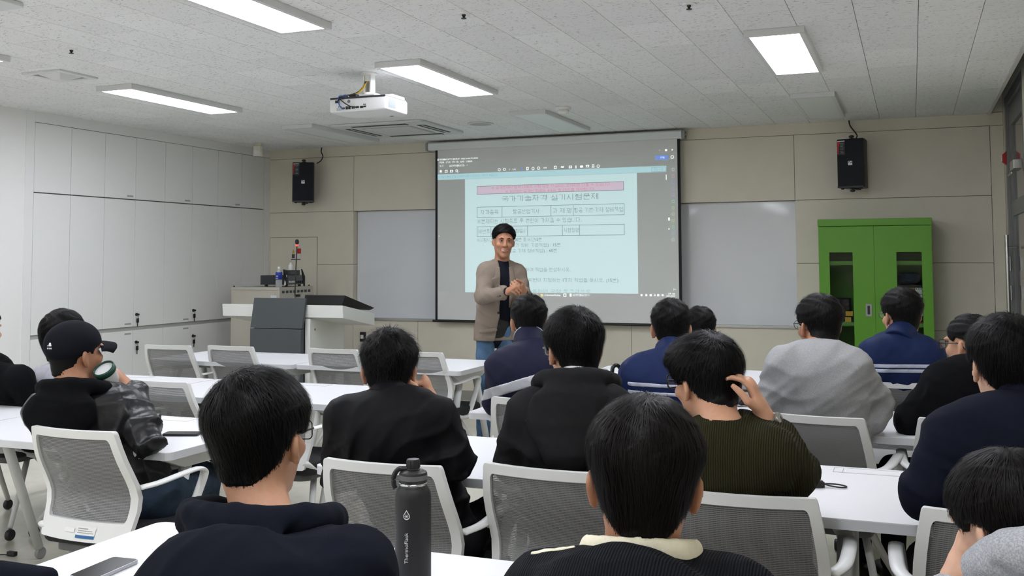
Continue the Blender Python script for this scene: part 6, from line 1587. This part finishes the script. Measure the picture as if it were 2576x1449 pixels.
# face
def fpart(name, b, m_, **k):
    o = obj(name, b, m_, p['body'], **k); o.data.transform(Matrix.Translation(-p['O'])); return o
for sg in (-1, 1):
    e = Field(); e.ell(P(sg*0.0315, 0.0885, 0.0105), (0.0115, 0.008, 0.0032), R, 0.002); fpart('eye', e.mesh('eye', 0.0022), M_EYE)
    e = Field(); e.ell(P(sg*0.0305, 0.0945, 0.0105), (0.0048, 0.004, 0.0032), R, 0.002); fpart('iris', e.mesh('iris', 0.0018), M_IRIS)
    fpart('eyebrow', B().tube([P(sg*0.014, 0.0985, 0.028), P(sg*0.030, 0.0965, 0.0335), P(sg*0.048, 0.082, 0.029)], [0.0026, 0.0034, 0.0018], 7), M_HAIR, smooth=True)
    fpart('eyelid', B().tube([P(sg*0.0195, 0.0935, 0.0125), P(sg*0.031, 0.0975, 0.0150), P(sg*0.046, 0.0855, 0.0105)], 0.0016, 6), M_HAIR, smooth=True)
    fpart('smile_line', B().tube([P(sg*0.018, 0.103, -0.030), P(sg*0.030, 0.091, -0.046), P(sg*0.033, 0.085, -0.060)], 0.0011, 6), mat('skin_crease', srgb(140, 92, 70), 0.6), smooth=True)
fpart('teeth', B().tube([P(-0.026, 0.0915, -0.0545), P(-0.014, 0.1008, -0.0605), P(0, 0.1035, -0.0622), P(0.014, 0.1008, -0.0605), P(0.026, 0.0915, -0.0545)], [0.0014, 0.0032, 0.0036, 0.0032, 0.0014], 8), M_TEETH, smooth=True)
fpart('upper_lip', B().tube([P(-0.027, 0.090, -0.053), P(-0.01, 0.1045, -0.0565), P(0, 0.1055, -0.0575), P(0.01, 0.1045, -0.0565), P(0.027, 0.090, -0.053)], [0.0012, 0.0024, 0.0024, 0.0024, 0.0012], 8), M_LIP, smooth=True)
fpart('lower_lip', B().tube([P(-0.027, 0.090, -0.0565), P(0, 0.1045, -0.0715), P(0.027, 0.090, -0.0565)], [0.0012, 0.0034, 0.0012], 8), M_LIP, smooth=True)

# ------------------------------------------------------------------ small things on the tables and floor
def at_t(px, py, z=TZ): return on(px, py, 2, z)
M_PHONE = mat('phone_black', (0.012, 0.012, 0.014), 0.18); M_PHEDGE = mat('phone_edge', srgb(170, 172, 176), 0.25, metal=0.7)
def phone(p0, p1, w_, label, m_edge):
    d = p1-p0; L_ = float(np.linalg.norm(d[:2])); a = math.atan2(d[1], d[0]); cpt = (p0+p1)/2
    t = thing('smartphone', label, 'phone', (float(cpt[0]), float(cpt[1]), TZ+0.0005), a)
    obj('case', B().prism(rrect(L_/2, w_/2, 0.011, 4), 0, 0.009), m_edge, t, bevel=0.002)
    obj('glass', B().prism(rrect(L_/2-0.003, w_/2-0.003, 0.009, 4), 0.009, 0.0095), M_PHONE, t)
    obj('lens_block', B().prism([(x+L_/2-0.022, y) for x, y in rrect(0.014, 0.016, 0.006, 3)], 0.0002, 0.001), M_BLACK, t)
    return t
a_ = at_t(205, 1462); b_ = at_t(318, 1413); phone(a_, b_, 0.076, 'black smartphone lying on the nearest table, bottom left', M_PHEDGE)
a_ = at_t(414, 1094); a2 = a_+np.array([0.14, 0.05, 0]); phone(a_, a2, 0.072, 'black smartphone on the table beside the capped student', M_BLACK)
q = at_t(2032, 1223)
t = thing('power_bank', 'black power bank with a wrist strap on the third-row table', 'power bank', (float(q[0]), float(q[1]), TZ+0.0005), math.radians(25))
obj('case', B().prism(rrect(0.045, 0.032, 0.006, 4), 0, 0.018), M_BLACK, t, bevel=0.002)
obj('top_shell', B().prism(rrect(0.041, 0.028, 0.005, 4), 0.018, 0.021), mat('powerbank_top', (0.03, 0.03, 0.032), 0.35), t)
obj('strap', B().tube(smooth_path([(0.045, -0.005, 0.008), (0.07, -0.02, 0.010), (0.10, -0.02, 0.006), (0.112, -0.035, 0.004), (0.095, -0.048, 0.004), (0.065, -0.035, 0.006), (0.045, -0.012, 0.009)], 5), 0.0025, 7), M_BLACK, t, smooth=True)
q = at_t(1868, 1043)
t = thing('red_marker', 'red pen lying on the second-row table by the wristwatch', 'pen', (float(q[0]), float(q[1]), TZ+0.006), math.radians(-12))
obj('barrel', B().tube([(-0.06, 0, 0), (0.045, 0, 0)], 0.0055, 10), mat('pen_red', srgb(170, 28, 44), 0.35), t, auto=True); obj('cap', B().tube([(0.045, 0, 0), (0.072, 0, 0)], [0.0058, 0.005], 10), mat('pen_cap', srgb(120, 16, 30), 0.35), t, auto=True)
q = at_t(1862, 1022)
t = thing('earphone_case', 'small black pouch on the second-row table behind the red pen', 'pouch', (float(q[0]), float(q[1]), TZ+0.0005), 0.4)
f_ = Field(); f_.ell((0, 0, 0.024), (0.05, 0.032, 0.024), None, 0.01); f_.ell((0.045, 0.01, 0.015), (0.03, 0.02, 0.014), None, 0.01); f_.disp = folds(4, 0.008, 60); f_.cut((0, 0, 0.0), (0, 0, -1)); obj('pouch', f_.mesh('pouch', 0.005), M_BLACK, t)
obj('zip_pull', B().tube([(0.05, -0.02, 0.02), (0.075, -0.03, 0.003)], 0.003, 6), M_ALU, t)
# insulated bottle
q = at_t(1039, 1462)
zcb = float((q-CAM)@CF); rad = 0.0365
t = thing('insulated_bottle', 'tall matte black insulated bottle with a spout lid on the nearest table', 'bottle')
ctr = on(1039, 1470, 2, TZ); t.location = (float(ctr[0]), float(ctr[1]), TZ+0.0005); t.scale = (1.11, 1.11, 1.11)
M_MB = mat('bottle_black', (0.014, 0.014, 0.015), 0.5, spec=0.4)
k_ = 1.0
obj('flask', B().lathe([(0.030, 0), (0.0355, 0.004), (0.0362, 0.010), (0.0362, 0.172), (0.0348, 0.182), (0.031, 0.190), (0.0285, 0.193), (0.0285, 0.198)], n=40), M_MB, t, smooth=True)
obj('steel_ring', B().lathe([(0.0283, 0.1965), (0.0290, 0.199), (0.0283, 0.2015)], n=40), mat('ring_steel', srgb(200, 200, 198), 0.15, metal=1.0), t, smooth=True)
lid = obj('lid', B().lathe([(0.0280, 0.201), (0.0282, 0.205), (0.0282, 0.219), (0.0272, 0.222), (0.021, 0.2255), (0.016, 0.2265)], n=40), mat('lid_black', (0.016, 0.016, 0.017), 0.4), t, auto=30)
obj('grey_band', B().lathe([(0.0283, 0.2075), (0.0286, 0.208), (0.0286, 0.2165), (0.0283, 0.217)], n=40), mat('band_grey', srgb(92, 92, 92), 0.6), lid, auto=30)
obj('spout_cap', B().lathe([(0.0142, 0.225), (0.0145, 0.228), (0.0132, 0.229), (0.0132, 0.245), (0.0118, 0.2475), (0.0, 0.248)], n=24), mat('spout_black', (0.012, 0.012, 0.013), 0.35), lid, auto=35)
b = B()
for k in range(12):
    a = 2*math.pi*k/12; b.tube([(0.0132*math.cos(a), 0.0132*math.sin(a), 0.231), (0.0128*math.cos(a), 0.0128*math.sin(a), 0.2455)], 0.0012, 5)
obj('grip_ribs', b, MATS['spout_black'], lid)
vl = math.atan2(-ctr[1], -ctr[0])                        # direction towards the viewer
lf = vl-math.pi/2                                        # to the left as seen in the photo
obj('carry_loop', B().tube(smooth_path([(0.020*math.cos(lf), 0.020*math.sin(lf), 0.2285), (0.030*math.cos(lf), 0.030*math.sin(lf), 0.2275), (0.0385*math.cos(lf), 0.0385*math.sin(lf), 0.215), (0.0390*math.cos(lf), 0.0390*math.sin(lf), 0.198), (0.036*math.cos(lf), 0.036*math.sin(lf), 0.190)], 6), 0.0034, 8, flat=(1, 1.5)), MATS['lid_black'], lid, smooth=True)
obj('loop_hinge', B().tube([(0.012*math.cos(lf), 0.012*math.sin(lf), 0.229), (0.024*math.cos(lf), 0.024*math.sin(lf), 0.2285)], 0.005, 8), MATS['lid_black'], lid)
def onflask(x, z, r_=0.0366):
    th = vl+math.radians(-21)+x/r_; return (r_*math.cos(th), r_*math.sin(th), z)
dz = 0.142
outer = [(0.0, 0.0125)]+[(0.0068*math.cos(math.radians(a)), 0.0068*math.sin(math.radians(a))) for a in range(35, -216, -12)]
inner = [(x*0.80, z*0.80) for x, z in outer]
b = B(); n_ = len(outer)
b.add([onflask(x, dz+z) for x, z in outer]+[onflask(x, dz+z) for x, z in inner], [(i, (i+1) % n_, n_+(i+1) % n_, n_+i) for i in range(n_)])
for k in range(6):
    a = math.pi*k/3; dx, dz_ = math.cos(a), math.sin(a); px_, pz_ = -dz_*0.0004, dx*0.0004
    b.add([onflask(px_, dz+pz_, 0.0367), onflask(-px_, dz-pz_, 0.0367), onflask(dx*0.004-px_, dz+dz_*0.004-pz_, 0.0367), onflask(dx*0.004+px_, dz+dz_*0.004+pz_, 0.0367)], [(0, 1, 2, 3)])
    for sg in (-1, 1):
        bx_, bz_ = dx*0.0026, dz_*0.0026; a2_ = a+sg*0.8; ex, ez = bx_+math.cos(a2_)*0.0014, bz_+math.sin(a2_)*0.0014
        b.add([onflask(bx_+px_, dz+bz_+pz_, 0.0367), onflask(bx_-px_, dz+bz_-pz_, 0.0367), onflask(ex-px_, dz+ez-pz_, 0.0367), onflask(ex+px_, dz+ez+pz_, 0.0367)], [(0, 1, 2, 3)])
obj('drop_emblem', b, M_WTEXT, t)
tm = text_mesh('ThermoFlask', 0.0105)
# wrap the lettering round the flask, reading upwards
for v in tm.vertices:
    x, y = v.co.x, v.co.y
    v.co = Vector(onflask(-y+0.0035, 0.050+x*1.08, 0.0373))
obj('lettering', tm, M_WTEXT, t)['kind'] = 'stuff'
# dark cloth corner at the bottom left of the nearest table
q = at_t(66, 1462)
t = tag(obj('pencil_case', (lambda f_: (f_.econe((-0.07, 0, 0.02), (0.07, 0, 0.02), 0.026, 0.026, (0, 0, 1), 0.8, 0.01), f_.cut((0, 0, 0), (0, 0, -1)), f_.mesh('pencil_case', 0.006))[2])(Field()), M_NAVYH), 'dark navy pencil case at the bottom left edge of the nearest table', 'pencil case')
t.location = (float(q[0]), float(q[1])-0.012, TZ+0.0005)
q = on(30, 1399, 2, 0.0)
t = thing('floor_adapter', 'small black cable adapter lying on the floor at the lower left', 'adapter', (float(q[0]), float(q[1]), 0.0))
obj('plug', B().box((0.0, 0, 0.012), (0.05, 0.024, 0.022)), M_BLACK, t, bevel=0.004); obj('cord', B().tube(smooth_path([(-0.02, 0, 0.006), (-0.12, -0.03, 0.004), (-0.3, -0.06, 0.004), (-0.6, -0.02, 0.004)], 6), 0.003, 6), M_BLACK, t, smooth=True)
# umbrella hooked over an empty front-row chair
q = on(1545, 906, 1, 5.335)
t = thing('umbrella', 'folded umbrella with a black hooked handle hanging on a front-row chair', 'umbrella', (float(q[0]), float(q[1]), 0.0))
zt_ = 0.866
hook = [(0.022, 0.03, zt_-0.055), (0.024, 0.03, zt_-0.02), (0.012, 0.012, zt_-0.002), (0.0, -0.008, zt_-0.006), (-0.006, -0.02, zt_-0.03), (-0.006, -0.022, zt_-0.12)]
obj('handle', B().tube(smooth_path(hook, 6), 0.011, 10), mat('handle_black', (0.01, 0.01, 0.011), 0.25), t, smooth=True)
obj('shaft', B().tube([(-0.006, -0.022, zt_-0.11), (-0.006, -0.024, zt_-0.16)], 0.006, 8), M_ALU, t)
f_ = Field(); f_.cone((-0.006, -0.03, zt_-0.14), (-0.006, -0.035, zt_-0.62), 0.026, 0.012, 0.01); f_.disp = folds(8, 0.008, 45)
obj('canopy', f_.mesh('canopy', 0.007), mat('umbrella_clear', srgb(200, 205, 208), 0.3, alpha=0.55), t)
